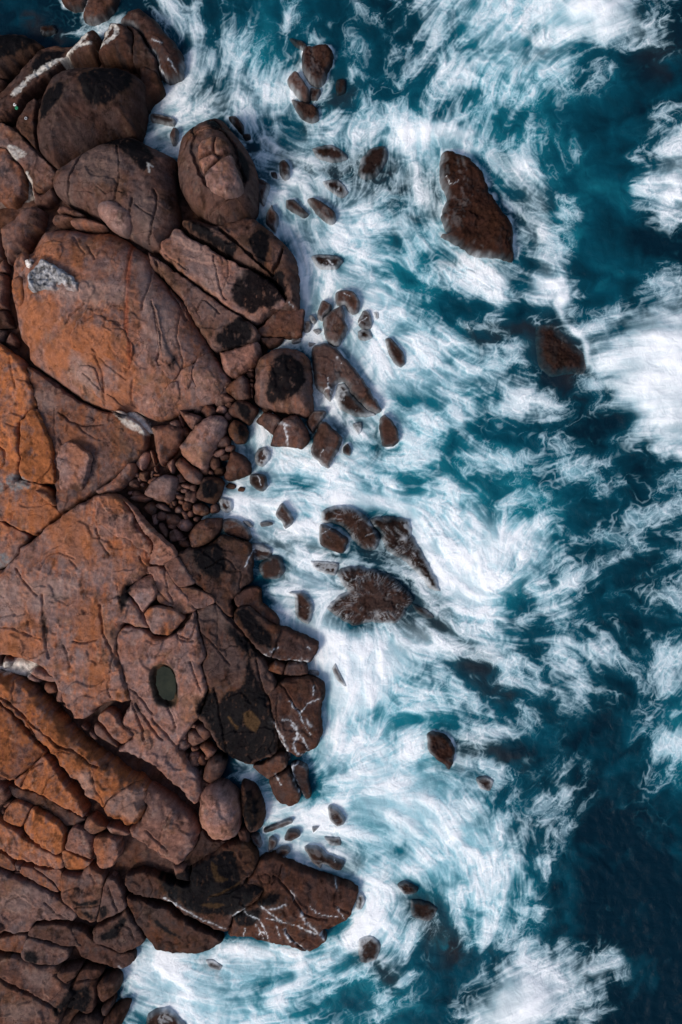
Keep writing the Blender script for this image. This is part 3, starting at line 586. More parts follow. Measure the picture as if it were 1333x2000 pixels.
# ------------------------------------------------------------------ the setting: bedrock, sea
def terrain():
    s = 3.8; gx, gy = np.meshgrid(np.arange(-420, 780, s), np.arange(-220, 2225, s)); d = land_d(gx, gy)
    z = elev(gx, gy)-1.15+.6*sst(60, 170, d)+.35*fbm(gx/30, gy/30, 91, 4); wr = 1-np.abs(pn(gx/9+.8*pn(gx/14, gy/14, 2), gy/9, 92))*2; z = z+.16*wr
    off = sst(-14, -50, gx); z = z+off*(1.5+1.3*fbm(gx/90, gy/90, 97, 5)-.5*np.clip(1-np.abs(fbm(gx/70, gy/70, 98, 4))*9, 0, 1))
    z = np.where(d < 0, -.9+d*.03, z); z = np.where((d >= 0) & (d < 30), z-(1-d/30)*.9, z)
    k = (H-2)/H; x, y = gx.ravel(), gy.ravel(); z = z.ravel(); n, m = gx.shape; idx = np.arange(n*m).reshape(n, m)
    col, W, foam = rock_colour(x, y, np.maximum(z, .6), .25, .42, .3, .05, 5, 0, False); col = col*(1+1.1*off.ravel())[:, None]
    V = np.c_[(x-666.5)/PPM*k, (1000-y)/PPM*k, z]
    F = np.c_[idx[1:, :-1].ravel(), idx[1:, 1:].ravel(), idx[:-1, 1:].ravel(), idx[:-1, :-1].ravel()]
    # the headland and the sea bed beyond the photograph
    ex = np.array([[-900, 900, -30], [-900, -900, -30], [900, -900, -30], [900, 900, -30], [-900, 80, 14], [-900, -80, 14]], float)
    b = len(V); c00, c01, c10, c11 = idx[0, 0], idx[0, -1], idx[-1, 0], idx[-1, -1]
    V = np.concatenate([V, ex]); att = [np.concatenate([a, np.repeat(a[:1], 6, 0)]) for a in (col, W, foam)]
    V = np.concatenate([V, [(ex[0]+ex[4])/2, (ex[1]+ex[5])/2]]); att = [np.concatenate([a, np.repeat(a[:1], 2, 0)]) for a in att]
    Fl = [[b+4, b+5, c10, c00], [b+1, b+2, c11, c10], [b+2, b+3, c01, c11], [b+3, b, c00, c01], [b, b+6, b+4, c00], [b+5, b+7, b+1, c10]]
    F = np.concatenate([F, np.array(Fl)])
    o = mesh_obj('rocky_ground', V, F, M_ROCK, attrs=dict(Col=att[0], wet=att[1], foam=att[2])); tags(o, 'dark wet bedrock showing in the clefts between boulders', 'ground', kind='structure')
terrain()
def sea():
    x, y = CGX, CGY; d = land_d(x, y); use = d < 62
    q = use[:-1, :-1] & use[1:, :-1] & use[:-1, 1:] & use[1:, 1:]
    edge = np.minimum(np.minimum(x-CX0, CX0+(CW-1)*CS-x), np.minimum(y-CY0, CY0+(CH-1)*CS-y)); fade = np.clip(edge/50, 0, 1)
    calm = sst(62, -60, d) if False else 1-sst(-60, 20, d)
    z = fade*(.16*(CF-.3)+.30*calm*fbm(x/150+.3*CL2*.2, y/150, 95, 4)+.03*CL2*CF+.7*blur(CMIST*CD, 8)*calm+.05*pn(x/18, y/18, 96))
    navy = np.array([.0012, .0125, .024]); blue = np.array([.0018, .050, .080]); teal = np.array([.008, .165, .215]); pale = np.array([.10, .30, .36]); dark = np.array([.014, .016, .021])
    T = CT[..., None]; c = np.where(T < .45, navy+(blue-navy)*T/.45, blue+(teal-blue)*(T-.45)/.55); c = c+(pale-c)*(.5*sst(.35, .9, blur(CF, 9))*sst(.3, .8, CT))[..., None]
    for p, w, a in SHOALS:                                   # dark reef just under the surface
        i0, i1 = [int(np.clip((v-CX0)/CS, 0, CW)) for v in (p[:, 0].min()-3*w, p[:, 0].max()+3*w)]; j0, j1 = [int(np.clip((v-CY0)/CS, 0, CH)) for v in (p[:, 1].min()-3*w, p[:, 1].max()+3*w)]
        sl = np.s_[j0:j1, i0:i1]; dd = dist_seg(x[sl]+14*CPAT[sl], y[sl]+14*CPAT[sl]+4*CL2[sl], p, False); f = a*np.exp(-(dd/w)**2); c[sl] = c[sl]+(dark-c[sl])*f[..., None]
    r, cc = c.shape[:2]; idx = np.arange(r*cc).reshape(r, cc); V = np.c_[((x-666.5)/PPM).ravel(), ((1000-y)/PPM).ravel(), z.ravel()]
    F = np.c_[idx[1:, :-1].ravel(), idx[1:, 1:].ravel(), idx[:-1, 1:].ravel(), idx[:-1, :-1].ravel()][q.ravel()]
    keep = np.zeros(len(V), bool); keep[F.ravel()] = True; cn = [idx[0, 0], idx[-1, 0], idx[-1, -1], idx[0, -1]]; keep[cn] = True
    re = np.cumsum(keep)-1; F = re[F]; V = V[keep]; col = c.reshape(-1, 3)[keep]; fo = CF.ravel()[keep]; b = len(V)
    cn = re[cn]; ex = np.array([[-900, 900, 0], [-900, -900, 0], [900, -900, 0], [900, 900, 0]], float)
    V = np.concatenate([V, ex]); col = np.concatenate([col, np.repeat(navy[None], 4, 0)]); fo = np.concatenate([fo, np.zeros(4)])
    F = np.concatenate([F, [[b+1, b+2, cn[2], cn[1]], [b+2, b+3, cn[3], cn[2]], [b+3, b, cn[0], cn[3]]]])
    global SEA, SEAK; SEAK = np.nonzero(keep)[0]; o = SEA = mesh_obj('sea', V, F, M_SEA, attrs=dict(Col=col, foam=fo)); tags(o, 'teal sea streaked with white foam breaking on the rocks', 'sea', kind='structure')
SHOALS = [(smooth_open(P(a), 12), float(b), float(c)) for a, b, c in (s.split(':') for s in "1060,640 1100,700 1120,730:38:.9|930,655 970,650 1030,645:20:.7|600,330 680,340 740,320:42:.95|740,390 820,360 850,400:36:.85|1010,340 1060,400:22:.6|590,170 575,110:16:.7|640,780 700,840:30:.8|720,1030 780,1080 840,1160:45:.95|700,1160 780,1200 840,1210:40:.95|590,1180 560,1120:26:.8|510,1050 600,1070 660,1100:20:.8|870,1230 930,1290 970,1310:34:.85|900,1460 990,1480:26:.8|620,1640 690,1680:26:.7|800,1750 830,1790 880,1850:34:.95|700,1850 760,1900:26:.8|660,170 600,240:30:.7|430,250 480,290 560,300:24:.7|340,120 380,170 430,200:26:.6|1010,400 1060,470:28:.7|870,520 910,520:22:.8|950,1530:20:.9 |80,60 120,62:14:.8|1240,40 1290,110:40:.6|420,1880 410,1890:10:.8|300,2000 340,1980:14:.9|1050,60 1020,110:16:.5|690,840:14:.8".replace(':20:.9 ', ':20:.9').split('|')) if len(P(a)) > 1]
sea()
# ------------------------------------------------------------------ the rocks, one by one
S, B, D, N, K, L = 'rock_slab', 'boulder', 'sea_rock', 'stone', 'rock_block', 'rock_ledge'
R = rock
# top left headland
R(B, 'rock', 'dark rounded boulder in the top left corner beside the water', "-20,59 0,60 35,58 59,69 81,81 82,89 62,108 35,132 11,154 -20,152", 2.2, 30, .1, 0.28)
R(N, 'rock', 'small dark rock wedged under the top left corner boulder', "-14,156 0,152 12,159 4,170 -14,174", .9, 8, .1, 0.26)
R(S, 'rock', 'long dark slab with a pale guano streak running down its length', "78,92 108,82 130,84 146,82 135,105 119,122 95,151 57,194 24,246 -14,234 -16,180 0,174 35,144 62,111", 1.7, 16, .1, 0.36, ang=1)
R(B, 'rock', 'pointed grey rock capped with guano between the streaked slab and its taller neighbour', "146,90 159,73 181,57 192,65 198,80 190,112 184,117 160,118 130,118 136,106", 1.9, 14, .1, 0.36, ang=1)
R(B, 'rock', 'blocky brown rock with a hooked white guano mark on its top', "213,42 224,40 243,47 258,61 262,81 262,128 235,122 194,115 201,81 203,62", 2.2, 16, .12, 0.33, ang=1)
R(S, 'rock', 'narrow black slab standing between the guano rock and the wet red rock', "246,46 268,60 286,89 304,116 306,142 284,138 265,130 264,81 260,62", 1.6, 10, .2, 0.24)
R(B, 'rock', 'long wet red-brown rock washed by foam at the top of the headland', "230,38 248,16 270,10 286,21 305,35 321,57 340,76 354,97 355,130 348,143 327,151 312,140 307,113 288,88 270,58 246,44", 1.6, 30, .1, 0.24, wet=.6, r=.3, wash=.25)
R(B, 'rock', 'huge dark grey rounded boulder with brown flank on the top headland', "108,132 130,121 151,118 189,120 232,125 265,137 277,150 276,164 269,211 258,245 238,250 205,264 173,291 140,310 116,328 103,322 77,294 71,243 77,189 87,157", 4.2, 75, .05, 0.33, lift=.3)
R(S, 'rock', 'smooth brown rock leaning on the dark headland boulder above the foam', "280,143 305,147 316,162 317,176 294,194 273,230 262,244 272,211 279,170", 2.0, 18, .25, 0.25)
R(S, 'rock', 'thin dark sliver of rock along the left foot of the dark headland boulder', "58,195 70,192 68,243 75,294 98,324 86,314 66,284 36,250", 1.2, 9, .2, 0.36)
R(S, 'rock', 'left edge slab bearing a pale salt patch below a straight crack', "-16,238 22,250 58,284 90,317 110,332 104,360 75,378 50,335 30,310 15,292 -16,286", 1.5, 14, .2, 0.75)
R(S, 'rock', 'reddish slab at the left edge under the salt patch', "-16,294 14,292 26,313 46,334 45,378 27,400 10,398 -16,395", 1.5, 16, .3, 0.70)
R(N, 'rock', 'flat reddish rock flanking the pale teal stain at the left', "62,345 80,380 102,365 110,385 95,402 70,400", 1.0, 10, .3, 0.55)
R(B, 'rock', 'broad grey-brown boulder with banded hollows below the dark headland boulder', "162,294 189,275 221,259 251,251 284,266 324,285 338,297 338,350 343,385 350,420 343,447 324,488 311,496 254,466 205,433 160,410 132,398 111,380 104,360 111,335 135,314", 3.6, 60, .08, 0.45)
R(N, 'stone', 'smooth egg-shaped pinkish stone resting on the banded boulder', "189,409 194,395 208,388 230,395 254,411 260,428 251,449 238,453 213,441 194,422", 1.3, 26, .1, 1.05, on=.3, gap=0, rough=.4, terr=0)
R(N, 'stone', 'flat orange-topped stone lying along the upper rim of the great domed slab', "139,433 151,425 178,428 205,440 185,444 162,444 143,441", .8, 8, .35, 0.85, lift=1.2)
R(N, 'stone', 'small rusty triangular stone beside the flat orange-topped stone', "104,430 111,419 127,419 148,427 125,437 106,437", .8, 8, .3, 0.70, lift=1.1)
R(N, 'stone', 'dark brown stone in the cleft above the rusty triangular stone', "118,405 132,403 165,419 150,424 128,417 113,415", .8, 8, .15, 0.60, lift=.9)
R(B, 'rock', 'hunched reddish mound left of the great domed slab', "27,428 43,404 65,400 81,407 80,433 77,445 64,461 51,487 25,510 16,514 8,490 2,450", 2.0, 24, .25, 0.75)
R(N, 'stone', 'upright brown stone at the left edge beside the hunched mound', "-14,452 7,462 9,500 -2,518 -14,520", 1.4, 12, .2, 0.70)
R(N, 'stone', 'small wedge of red stone at the left edge under the upright brown stone', "-12,528 11,505 16,525 13,533 -12,531", 1.0, 8, .3, 0.70)
R(N, 'stone', 'tall narrow red stone at the left edge beside the domed slab', "-14,537 13,535 15,560 11,592 14,602 -14,605", 1.2, 10, .3, 0.65)
R(N, 'stone', 'black pitted rock at the left edge beside the domed slab', "-14,608 14,606 25,636 10,640 -14,641", .9, 9, .05, 0.30)
R(N, 'stone', 'mossy green-black rock at the left edge above the orange slab', "-14,643 13,646 9,668 -14,671", .6, 9, .0, 0.35)
R(N, 'stone', 'small dark triangular stone jammed at the lower left of the domed slab', "12,671 22,648 36,667 31,677", .9, 8, .1, 0.55)
# domed slab and slabs beside it
BIG = R(B, 'rock', 'great domed pink-orange slab with red vertical streaks, largest rock on the shore', "80,443 113,438 140,439 165,445 205,443 238,456 254,469 292,496 299,525 319,545 354,585 374,620 399,660 410,681 426,706 446,741 421,773 378,789 340,804 319,816 292,816 257,800 224,803 194,797 154,778 108,743 73,719 55,702 52,678 36,655 25,603 17,549 21,514 31,496 55,486 67,462", 3.2, 130, .34, 1.0, pw=2.0)
R(N, 'stone', 'orange lichened stone at the upper left rim of the domed slab', "27,519 35,498 49,492 54,503 57,524 41,535 28,527", .9, 10, .5, 0.95, on=.3)
R(N, 'stone', 'long ochre lichened stone on the left rim of the domed slab', "23,549 35,539 48,546 51,587 41,598 27,590", .8, 9, .6, 0.90, on=.3)
R('crusted_rock', 'rock', 'rough pale grey crusted rock stuck on the domed slab', "54,538 65,525 81,506 97,513 119,525 140,538 154,552 159,571 146,573 124,568 108,572 92,567 70,571 59,565", .9, 6, 0, 1.0, on=.3, rough=4, gap=0, terr=0, tint=(.25, .25, .26))
R(N, 'stone', 'small whitish stone beside the grey crusted rock', "49,509 62,504 67,514 60,526 52,522", .6, 5, 0, 1.00, on=.3, gap=0, tint=(.5, .46, .44))
R('salt_crust', 'salt crust', 'white salt crust in the hollow at the foot of the domed slab', "221,803 240,806 262,803 280,815 292,832 300,845 290,846 275,836 250,830 233,816", .35, 9, 0, 1.0, lift=.0, gap=0, tint=(.62, .60, .57))
R('sand_patch', 'sand', 'pale sand patch caught above the orange ridge at the left edge', "-10,1303 10,1292 30,1283 55,1284 78,1292 70,1305 56,1322 40,1320 15,1312", .3, 10, 0, 1.0, lift=.1, gap=0, tint=(.50, .42, .38))
R(S, 'rock', 'long brown slab with a black patch at its lower end between two diagonal cracks', "294,498 302,504 381,560 446,605 489,629 502,640 504,655 490,667 430,684 416,681 402,660 377,619 357,584 322,544 302,525", 2.4, 18, .2, 0.68)
R(S, 'rock', 'smooth pinkish slab with a large black algae patch above the diagonal crack', "317,499 333,468 347,450 373,469 408,485 440,506 470,521 510,536 535,551 554,580 559,590 548,597 520,609 508,624 500,627 490,625 447,601 382,556", 2.5, 20, .12, 0.95)
R(B, 'rock', 'dark brown seaward rock split by a deep V-shaped crack', "356,440 375,430 420,440 450,430 481,418 500,424 543,457 574,490 582,522 584,565 584,598 570,602 545,605 522,617 512,627 508,621 531,600 557,580 537,549 511,534 471,518 441,501 409,480 374,464", 2.6, 22, .2, 0.44)
big = R(B, 'boulder', 'big rounded turtle-like boulder with a cracked cap on the shore edge', "339,294 346,259 362,240 386,224 416,216 435,219 451,240 473,265 489,292 498,319 500,348 498,387 484,411 462,428 432,437 408,429 386,412 366,392 352,368 344,345 341,319", 4.4, 60, .12, .44, lift=.8, gap=0, terr=.3)
for pt in ("383,294 392,274 408,266 420,265 417,297 388,311", "422,265 435,266 454,286 450,294 428,309 419,297", "388,314 417,300 427,311 399,339 390,326", "429,313 451,297 462,321 474,356 462,375 438,383 413,373 399,355 401,341"):
    q = P(pt).mean(0); R('cap_plate', None, None, pt, .8, 6, .2, 1.0, on='drape', parent=big, gap=.5, sea=False, tilt=(0, -.03))
R('shoulder_plate', None, None, "378,233 395,227 416,243 433,251 418,259 396,267 381,262", .3, 5, .22, .7, on='drape', parent=big, gap=.3, sea=False)
for pt in ("357,722 384,706 378,735 366,760 352,748", "386,704 411,684 428,710 446,741 425,770 402,778 385,780 380,752 378,734", "322,812 352,776 350,746 335,750 318,770 300,798 300,812"):
    R('loose_plate', None, None, pt, .45, 5, .15, 1.0, on='drape', parent=BIG, gap=.3, sea=False)
for pt in ("300,592 312,612 318,650 330,682 345,706 352,720 338,740 324,735 314,715 312,690 308,650", "140,680 138,655 150,632 172,602 195,615 240,640 260,680 250,720 215,700 190,690 165,690", "60,480 90,468 120,470 128,495 120,512 95,500 70,505", "232,815 190,775 150,740 160,715 190,720 200,760 225,780 240,800"):
    R('peeling_sheet', None, None, pt, .2, 4, .38, 1.0, on='drape', parent=BIG, gap=.3, sea=False)
R(N, 'rock', 'small dark knob of rock against the left side of the turtle-like boulder', "332,265 340,251 349,254 346,278 337,283", 1.2, 8, .1, 0.32)
R(D, 'sea rock', 'dark wet rock behind the upper right shoulder of the turtle-like boulder', "447,230 462,228 476,244 475,262 462,250", 1.0, 9, .1, 0.19, wet=.7, r=.2)
R(D, 'sea rock', 'little dark rock in foam right of the turtle-like boulder', "474,263 489,262 490,271 480,274", .6, 5, .1, 0.18, wet=.7)
R(D, 'sea rock', 'wet brown rock tucked under the right side of the turtle-like boulder', "501,348 513,351 528,362 522,384 515,401 505,388 500,372", 1.3, 10, .1, 0.22, wet=.6, r=.2)
# rocks in the upper foam
R(D, 'sea rock', 'low dark rock in foam near the left headland inlet', "294,226 305,222 343,233 340,247 318,242 298,238", .75, 7, .1, 0.18, wet=.7, wash=.2)
R(D, 'sea rock', 'wet upright rock in foam right of the turtle-like boulder', "546,319 556,313 566,324 567,346 556,351 547,338", 1.0, 8, .1, 0.21, wet=.6, wash=.15)
R(D, 'sea rock', 'tiny dark rock beside the wet upright rock', "529,337 540,337 542,348 533,346", .5, 4, .1, 0.22, wet=.6)
R(D, 'sea rock', 'brown wedge rock in foam above the V-cracked rock', "532,400 535,409 544,419 544,436 539,452 530,446 520,436 521,417", 1.1, 9, .15, 0.26, wet=.5)
R(D, 'sea rock', 'triangular brown rock half washed by foam beside the dark oval rock', "559,392 575,390 589,403 604,419 594,425 578,417 560,406", .8, 9, .1, 0.29, wet=.6, wash=.25)
R(D, 'sea rock', 'dark oval rock slanting in the upper foam', "600,390 613,386 635,398 654,414 658,430 648,438 632,430 613,409", 1.2, 12, .1, 0.26, wet=.6)
R(D, 'sea rock', 'low dark reef awash in white foam right of the V-cracked rock', "608,501 632,496 662,501 671,510 659,525 632,527 617,519", .55, 10, .05, 0.18, wet=.7, wash=.75, r=.3)
R(D, 'sea rock', 'rough dark weed-covered rock at the top of the offshore cluster', "592,97 612,93 639,90 653,108 642,137 635,158 621,169 599,155 590,126", 1.5, 14, .05, 0.22, wet=.5, r=.35, rough=3)
R(D, 'sea rock', 'low ragged rock trailing left from the weed-covered rock', "565,75 590,80 600,90 592,100 575,90", .55, 8, .05, 0.22, wet=.6, wash=.5, rough=2)
R(D, 'sea rock', 'smooth bare brown rock in the offshore cluster', "561,158 574,142 585,146 605,176 605,194 596,200 574,180", 1.5, 12, .15, 0.33, wet=.3, rough=.5)
R(D, 'sea rock', 'small dark rock between the smooth brown rock and the foam', "607,173 628,176 621,196 606,194", .8, 7, .05, 0.22, wet=.6, rough=2)
R(D, 'sea rock', 'dark weedy rock at the bottom of the offshore cluster', "569,195 599,201 621,212 624,234 610,241 588,230", 1.0, 12, .05, 0.20, wet=.6, wash=.2, rough=2)
R(D, 'sea rock', 'black rock ringed by foam right of the offshore cluster', "657,158 675,155 676,180 658,187", .6, 8, .05, 0.16, wet=.7, wash=.3)
R(D, 'sea rock', 'submerged dark reef streaked with foam below the offshore cluster', "610,290 645,282 670,295 680,310 650,318 620,310", .5, 12, .05, 0.20, wet=.7, wash=.75)
R(D, 'sea rock', 'submerged black reef combed by foam between the clusters', "700,340 706,310 725,290 752,285 758,310 735,345 712,350", .5, 14, .05, 0.16, wet=.7, wash=.8)
R(D, 'sea rock', 'low reef under swirling foam left of the big offshore rock', "630,355 660,350 682,375 668,388 640,372", .4, 9, .05, 0.18, wet=.7, wash=.85)
R(D, 'sea rock', 'large dark red offshore rock bare of foam on top', "864,298 881,295 913,305 942,334 959,376 981,408 1002,440 1005,468 1003,507 977,500 931,497 895,475 862,458 877,452 863,422 874,383 860,348", 2.0, 30, .12, 0.17, wet=.25, r=.45, rough=2.2, wash=.08)
R(D, 'sea rock', 'submerged weedy rock under a breaking crest near the right', "1045,640 1080,631 1108,656 1144,688 1151,713 1140,731 1108,732 1073,736 1048,705", .34, 40, .1, 0.19, wet=.7, wash=.9, r=.3, rough=2)
# rocks in the middle foam
R(D, 'sea rock', 'rounded brown rock topmost of the three beside the V-cracked rock', "656,573 671,566 692,570 704,588 701,609 689,613 680,606 674,597 659,595", 1.3, 11, .15, 0.26, wet=.4)
R(D, 'sea rock', 'small rusty rock touching the larger diamond rock in foam', "621,609 630,587 648,595 647,606 636,617 630,626 621,621", 1.2, 9, .2, 0.36, wet=.4, r=.2)
R(D, 'sea rock', 'large diamond-shaped brown rock in the middle foam', "632,621 662,598 671,600 675,627 680,642 665,672 656,676 641,669 633,648", 1.5, 14, .15, 0.32, wet=.4)
R(D, 'sea rock', 'small rounded rock at the tip of the red slab', "590,630 605,627 610,636 605,648 594,649", .8, 6, .15, 0.24, wet=.4)
R(D, 'sea rock', 'thin tilted rock between the red slab and the rusty rock', "605,616 612,616 620,627 614,634 608,630", .7, 5, .15, 0.24, wet=.4)
R(D, 'sea rock', 'flat little rock in the white gap beside the diamond rock', "611,645 623,642 629,648 620,655", .5, 4, .1, 0.27, wet=.5)
R(D, 'sea rock', 'tiny dark chip of rock above the foam-washed slab', "603,669 618,671 605,678", .4, 3, .1, 0.24, wet=.5)
R(D, 'sea rock', 'wet black rock right of the diamond rock', "699,627 710,607 723,609 728,630 725,642 710,643 701,636", .9, 9, .1, 0.22, wet=.7, wash=.2)
R(D, 'sea rock', 'small black rock almost drowned right of the wet black rock', "729,610 740,609 742,621 734,627", .5, 5, .1, 0.20, wet=.7, wash=.4)
R(D, 'sea rock', 'half-washed rock directly below the wet black rock', "699,648 710,642 723,645 728,660 713,666 701,663", .6, 8, .1, 0.25, wet=.7, wash=.45)
R(D, 'sea rock', 'dark spindle-shaped rock standing alone in white water', "752,663 764,660 776,672 789,690 792,711 782,717 770,708 758,687", .9, 10, .1, 0.22, wet=.6, wash=.2)
R(D, 'sea rock', 'long slab draped with foam falling over its lower half', "609,681 623,672 641,670 659,681 683,708 710,741 728,768 746,798 737,807 715,795 690,770 672,745 655,752 650,775 643,783 629,768 615,750", 1.5, 18, .15, 0.30, wet=.5, wash=.12)
R(D, 'sea rock', 'shelf of rock veiled by falling foam below the long slab', "658,752 674,748 692,772 715,797 736,809 715,815 690,812 665,800 655,778", .6, 18, .1, 0.22, wet=.7, wash=.85)
R(D, 'sea rock', 'pear-shaped dark rock standing in foam below the long slab', "742,819 752,810 767,822 779,843 779,861 767,872 749,870 743,846", 1.2, 11, .1, 0.24, wet=.4)
R(D, 'sea rock', 'large kite-shaped rock beside the white channel', "608,873 623,828 635,822 653,837 670,855 662,879 650,900 641,915 626,906 609,888", 1.6, 13, .15, 0.27, wet=.5, ang=1)
R(D, 'sea rock', 'small rock off the right corner of the kite-shaped rock', "671,873 680,866 687,879 683,890 671,885", .7, 6, .1, 0.25, wet=.6)
R(D, 'sea rock', 'drowned dark rock in the streaks above the kite-shaped rock', "689,828 707,825 707,843 698,849", .45, 6, .05, 0.18, wet=.7, wash=.6)
R(N, 'rock', 'brown rock wedged between the patched boulder and the kite-shaped rock', "599,822 611,803 632,801 638,807 626,828 611,846 602,834", 1.3, 9, .2, 0.36)
R(B, 'rock', 'rust-red rock with a white splash trickling down its face', "527,869 543,828 570,809 586,815 600,836 605,855 592,874 562,871", 1.7, 14, .25, 0.50, r=.3, wet=.3, sea=True)
R(N, 'rock', 'brown slab behind the rust-red splashed rock', "500,823 516,804 543,812 550,823 535,847 524,842 513,831", 1.4, 10, .2, 0.45, wet=.3)
R(B, 'boulder', 'large brown boulder with a round black algae patch on top', "497,747 498,720 508,695 532,679 559,673 586,679 605,695 609,719 611,760 613,798 600,813 583,808 543,803 519,796 496,783", 2.9, 34, .3, 0.62, gap=0.5)
R(S, 'rock', 'flat red slab reaching into the foam above the patched boulder', "503,652 521,633 543,611 586,603 593,608 589,646 584,657 543,657 511,656", 1.3, 8, .25, 0.48, r=.3)
R(N, 'rock', 'thin red-brown slab under the flat red slab', "511,660 554,658 546,671 527,679 513,671", 1.0, 6, .2, 0.40, r=.2)
R(N, 'rock', 'small block of rock beside the white gap under the flat red slab', "571,660 589,655 588,668 571,672", .8, 5, .15, 0.30)
R(B, 'rock', 'pale pink wedge of rock at the lower right of the domed slab', "430,690 440,687 500,665 509,681 500,708 459,738 440,730", 1.8, 12, .1, 1.10)
R(N, 'stone', 'rounded brown stone with a dark face beside the patched boulder', "438,760 457,742 475,732 486,742 488,774 475,782 457,777", 1.6, 14, .25, 0.48)
R(N, 'stone', 'oblong brown stone left of the dark-faced stone', "421,771 438,766 457,779 440,788 424,793 419,782", 1.1, 9, .2, 0.75)
R(B, 'boulder', 'brown boulder with a black stripe across it above the inlet', "447,801 459,785 478,782 504,798 494,817 484,828 462,815 451,812", 1.5, 14, .3, 0.48)
R(B, 'boulder', 'dark rounded boulder touching the head of the inlet', "446,836 457,820 473,825 484,842 478,863 462,866 449,852", 1.3, 14, .25, 0.40)
R(B, 'boulder', 'long pink boulder with grey ends lying in the stone-filled cleft', "351,871 365,855 384,828 408,812 430,810 442,820 438,839 416,879 403,912 392,917 373,906 354,887", 2.1, 20, .12, 1.10, ang=1)
R(N, 'stone', 'dark triangular stone above the long pink boulder', "351,801 365,804 392,812 392,820 376,839 362,823", 1.4, 9, .15, 0.80, ang=1)
R(B, 'boulder', 'upright reddish boulder below the white salt crust', "298,836 316,831 346,828 357,839 354,863 335,887 316,909 308,896 303,866", 1.9, 16, .25, 0.90, ang=1)
R(N, 'stone', 'small dark stone on the corner of the upright reddish boulder', "332,825 346,819 354,828 349,839 335,836", 1.4, 8, .1, 0.70)
R(B, 'boulder', 'rounded brown boulder beneath the long pink boulder', "343,909 354,893 370,904 392,925 394,941 381,946 362,936", 1.5, 14, .2, 0.90)
R(N, 'stone', 'split brown stone left of the rounded brown boulder', "327,906 341,895 341,920 335,925", 1.0, 6, .2, 0.80)
R(B, 'boulder', 'broad flat-topped grey-pink boulder amid the cobbles', "285,960 297,941 321,927 343,931 346,941 343,955 329,983 286,968", 1.5, 9, .08, 1.05)
R(B, 'boulder', 'square black-topped stone at the edge of the inlet', "384,971 395,939 403,931 427,932 436,944 427,974 419,983 400,981", 1.4, 10, .25, 0.44)
R(B, 'rock', 'wet reddish boulder sloping into the inlet', "437,933 449,893 452,882 473,887 489,904 488,925 465,936 447,940", 1.3, 16, .15, 0.40, r=.15, wet=.3)
R(D, 'sea rock', 'round grey rock veiled with foam in the inlet', "497,893 505,877 519,873 530,882 527,898 513,912 500,906", .8, 12, .05, 0.34, wet=.6, wash=.5)
R(D, 'sea rock', 'round dark brown rock with a white thread of foam in the inlet', "489,928 505,924 519,929 523,950 513,960 500,955 489,944", 1.0, 10, .1, 0.22, wet=.5)
R(D, 'sea rock', 'tilted dark block standing in the middle of the inlet', "538,1004 551,982 562,993 575,1014 570,1025 558,1033 551,1020", 1.2, 8, .1, 0.19, wet=.5, ang=1)
R(D, 'sea rock', 'low sliver of rock beneath the tilted inlet block', "508,1021 520,1018 532,1020 532,1026 511,1029", .5, 4, .1, 0.19, wet=.6)
R(D, 'sea rock', 'half-drowned round rock at the innermost end of the inlet', "427,979 435,971 454,977 455,995 443,1002 430,993", .7, 10, .05, 0.29, wet=.6, wash=.5)
R(B, 'boulder', 'large oval brown boulder below the inlet', "369,1047 384,1022 403,1013 430,1012 434,1020 427,1041 405,1063 378,1070", 1.7, 16, .2, 0.64)
R(B, 'rock', 'flat red-brown rock at the lower lip of the inlet', "433,1031 438,1013 462,1013 486,1031 492,1049 486,1058 467,1052 446,1044", 1.1, 10, .2, 0.40, r=.15)
R(N, 'rock', 'small rock at the tip of the inlet lip', "474,1017 486,1017 496,1027 489,1031 477,1022", .6, 5, .15, 0.36, sea=True)
# orange slabs on the left
R(S, 'rock', 'tall orange slab on the left edge under the domed slab', "-18,676 24,690 43,704 56,728 64,755 72,790 70,799 60,803 50,817 43,832 42,855 44,895 40,925 29,948 -18,951", 2.0, 20, .95, 1.00)
R(K, 'rock', 'bright orange lichened block right of the tall orange slab', "65,801 78,801 89,828 105,871 108,904 111,938 108,944 86,943 47,935 46,895 47,828 54,818", 2.2, 12, 1.0, 1.0)
R(S, 'rock', 'tawny hollow slab beneath the domed slab holding a pale block', "58,722 73,724 108,747 154,783 194,802 224,808 258,817 285,846 282,870 269,892 254,904 234,924 190,956 157,979 119,1001 113,990 114,965 111,935 108,880 89,825 73,774", 1.5, 16, .42, 0.76)
R(K, 'rock', 'pale tombstone-shaped block lying on the tawny slab', "116,920 113,895 119,874 135,860 151,867 178,887 176,909 167,941 149,971 135,973 119,966", 1.3, 9, .15, 1.25, on=.25, gap=0, ang=1)
R(N, 'stone', 'crescent-shaped pink stone along the lower rim of the tawny slab', "190,958 216,941 235,923 251,904 262,906 262,920 251,939 227,959 197,966", 1.2, 8, .35, 1.15, lift=.5)
R(S, 'rock', 'orange slab with grey lichen above the long diagonal crack', "-18,945 30,941 48,938 80,946 100,960 104,975 109,990 116,1004 90,1028 68,1044 40,1031 0,1013 -18,1009", 1.5, 14, .7, 0.95)
R(N, 'stone', 'curved orange splinter beside the lower end of the lichened block', "69,957 92,963 108,982 103,988 81,971", .7, 6, .6, 0.90, lift=1.2)
R(S, 'rock', 'ochre slab with grey lichen at the left edge below the diagonal crack', "-18,1014 19,1026 54,1042 56,1052 42,1067 39,1081 26,1097 10,1110 -18,1118", 1.3, 14, .55, 0.95)
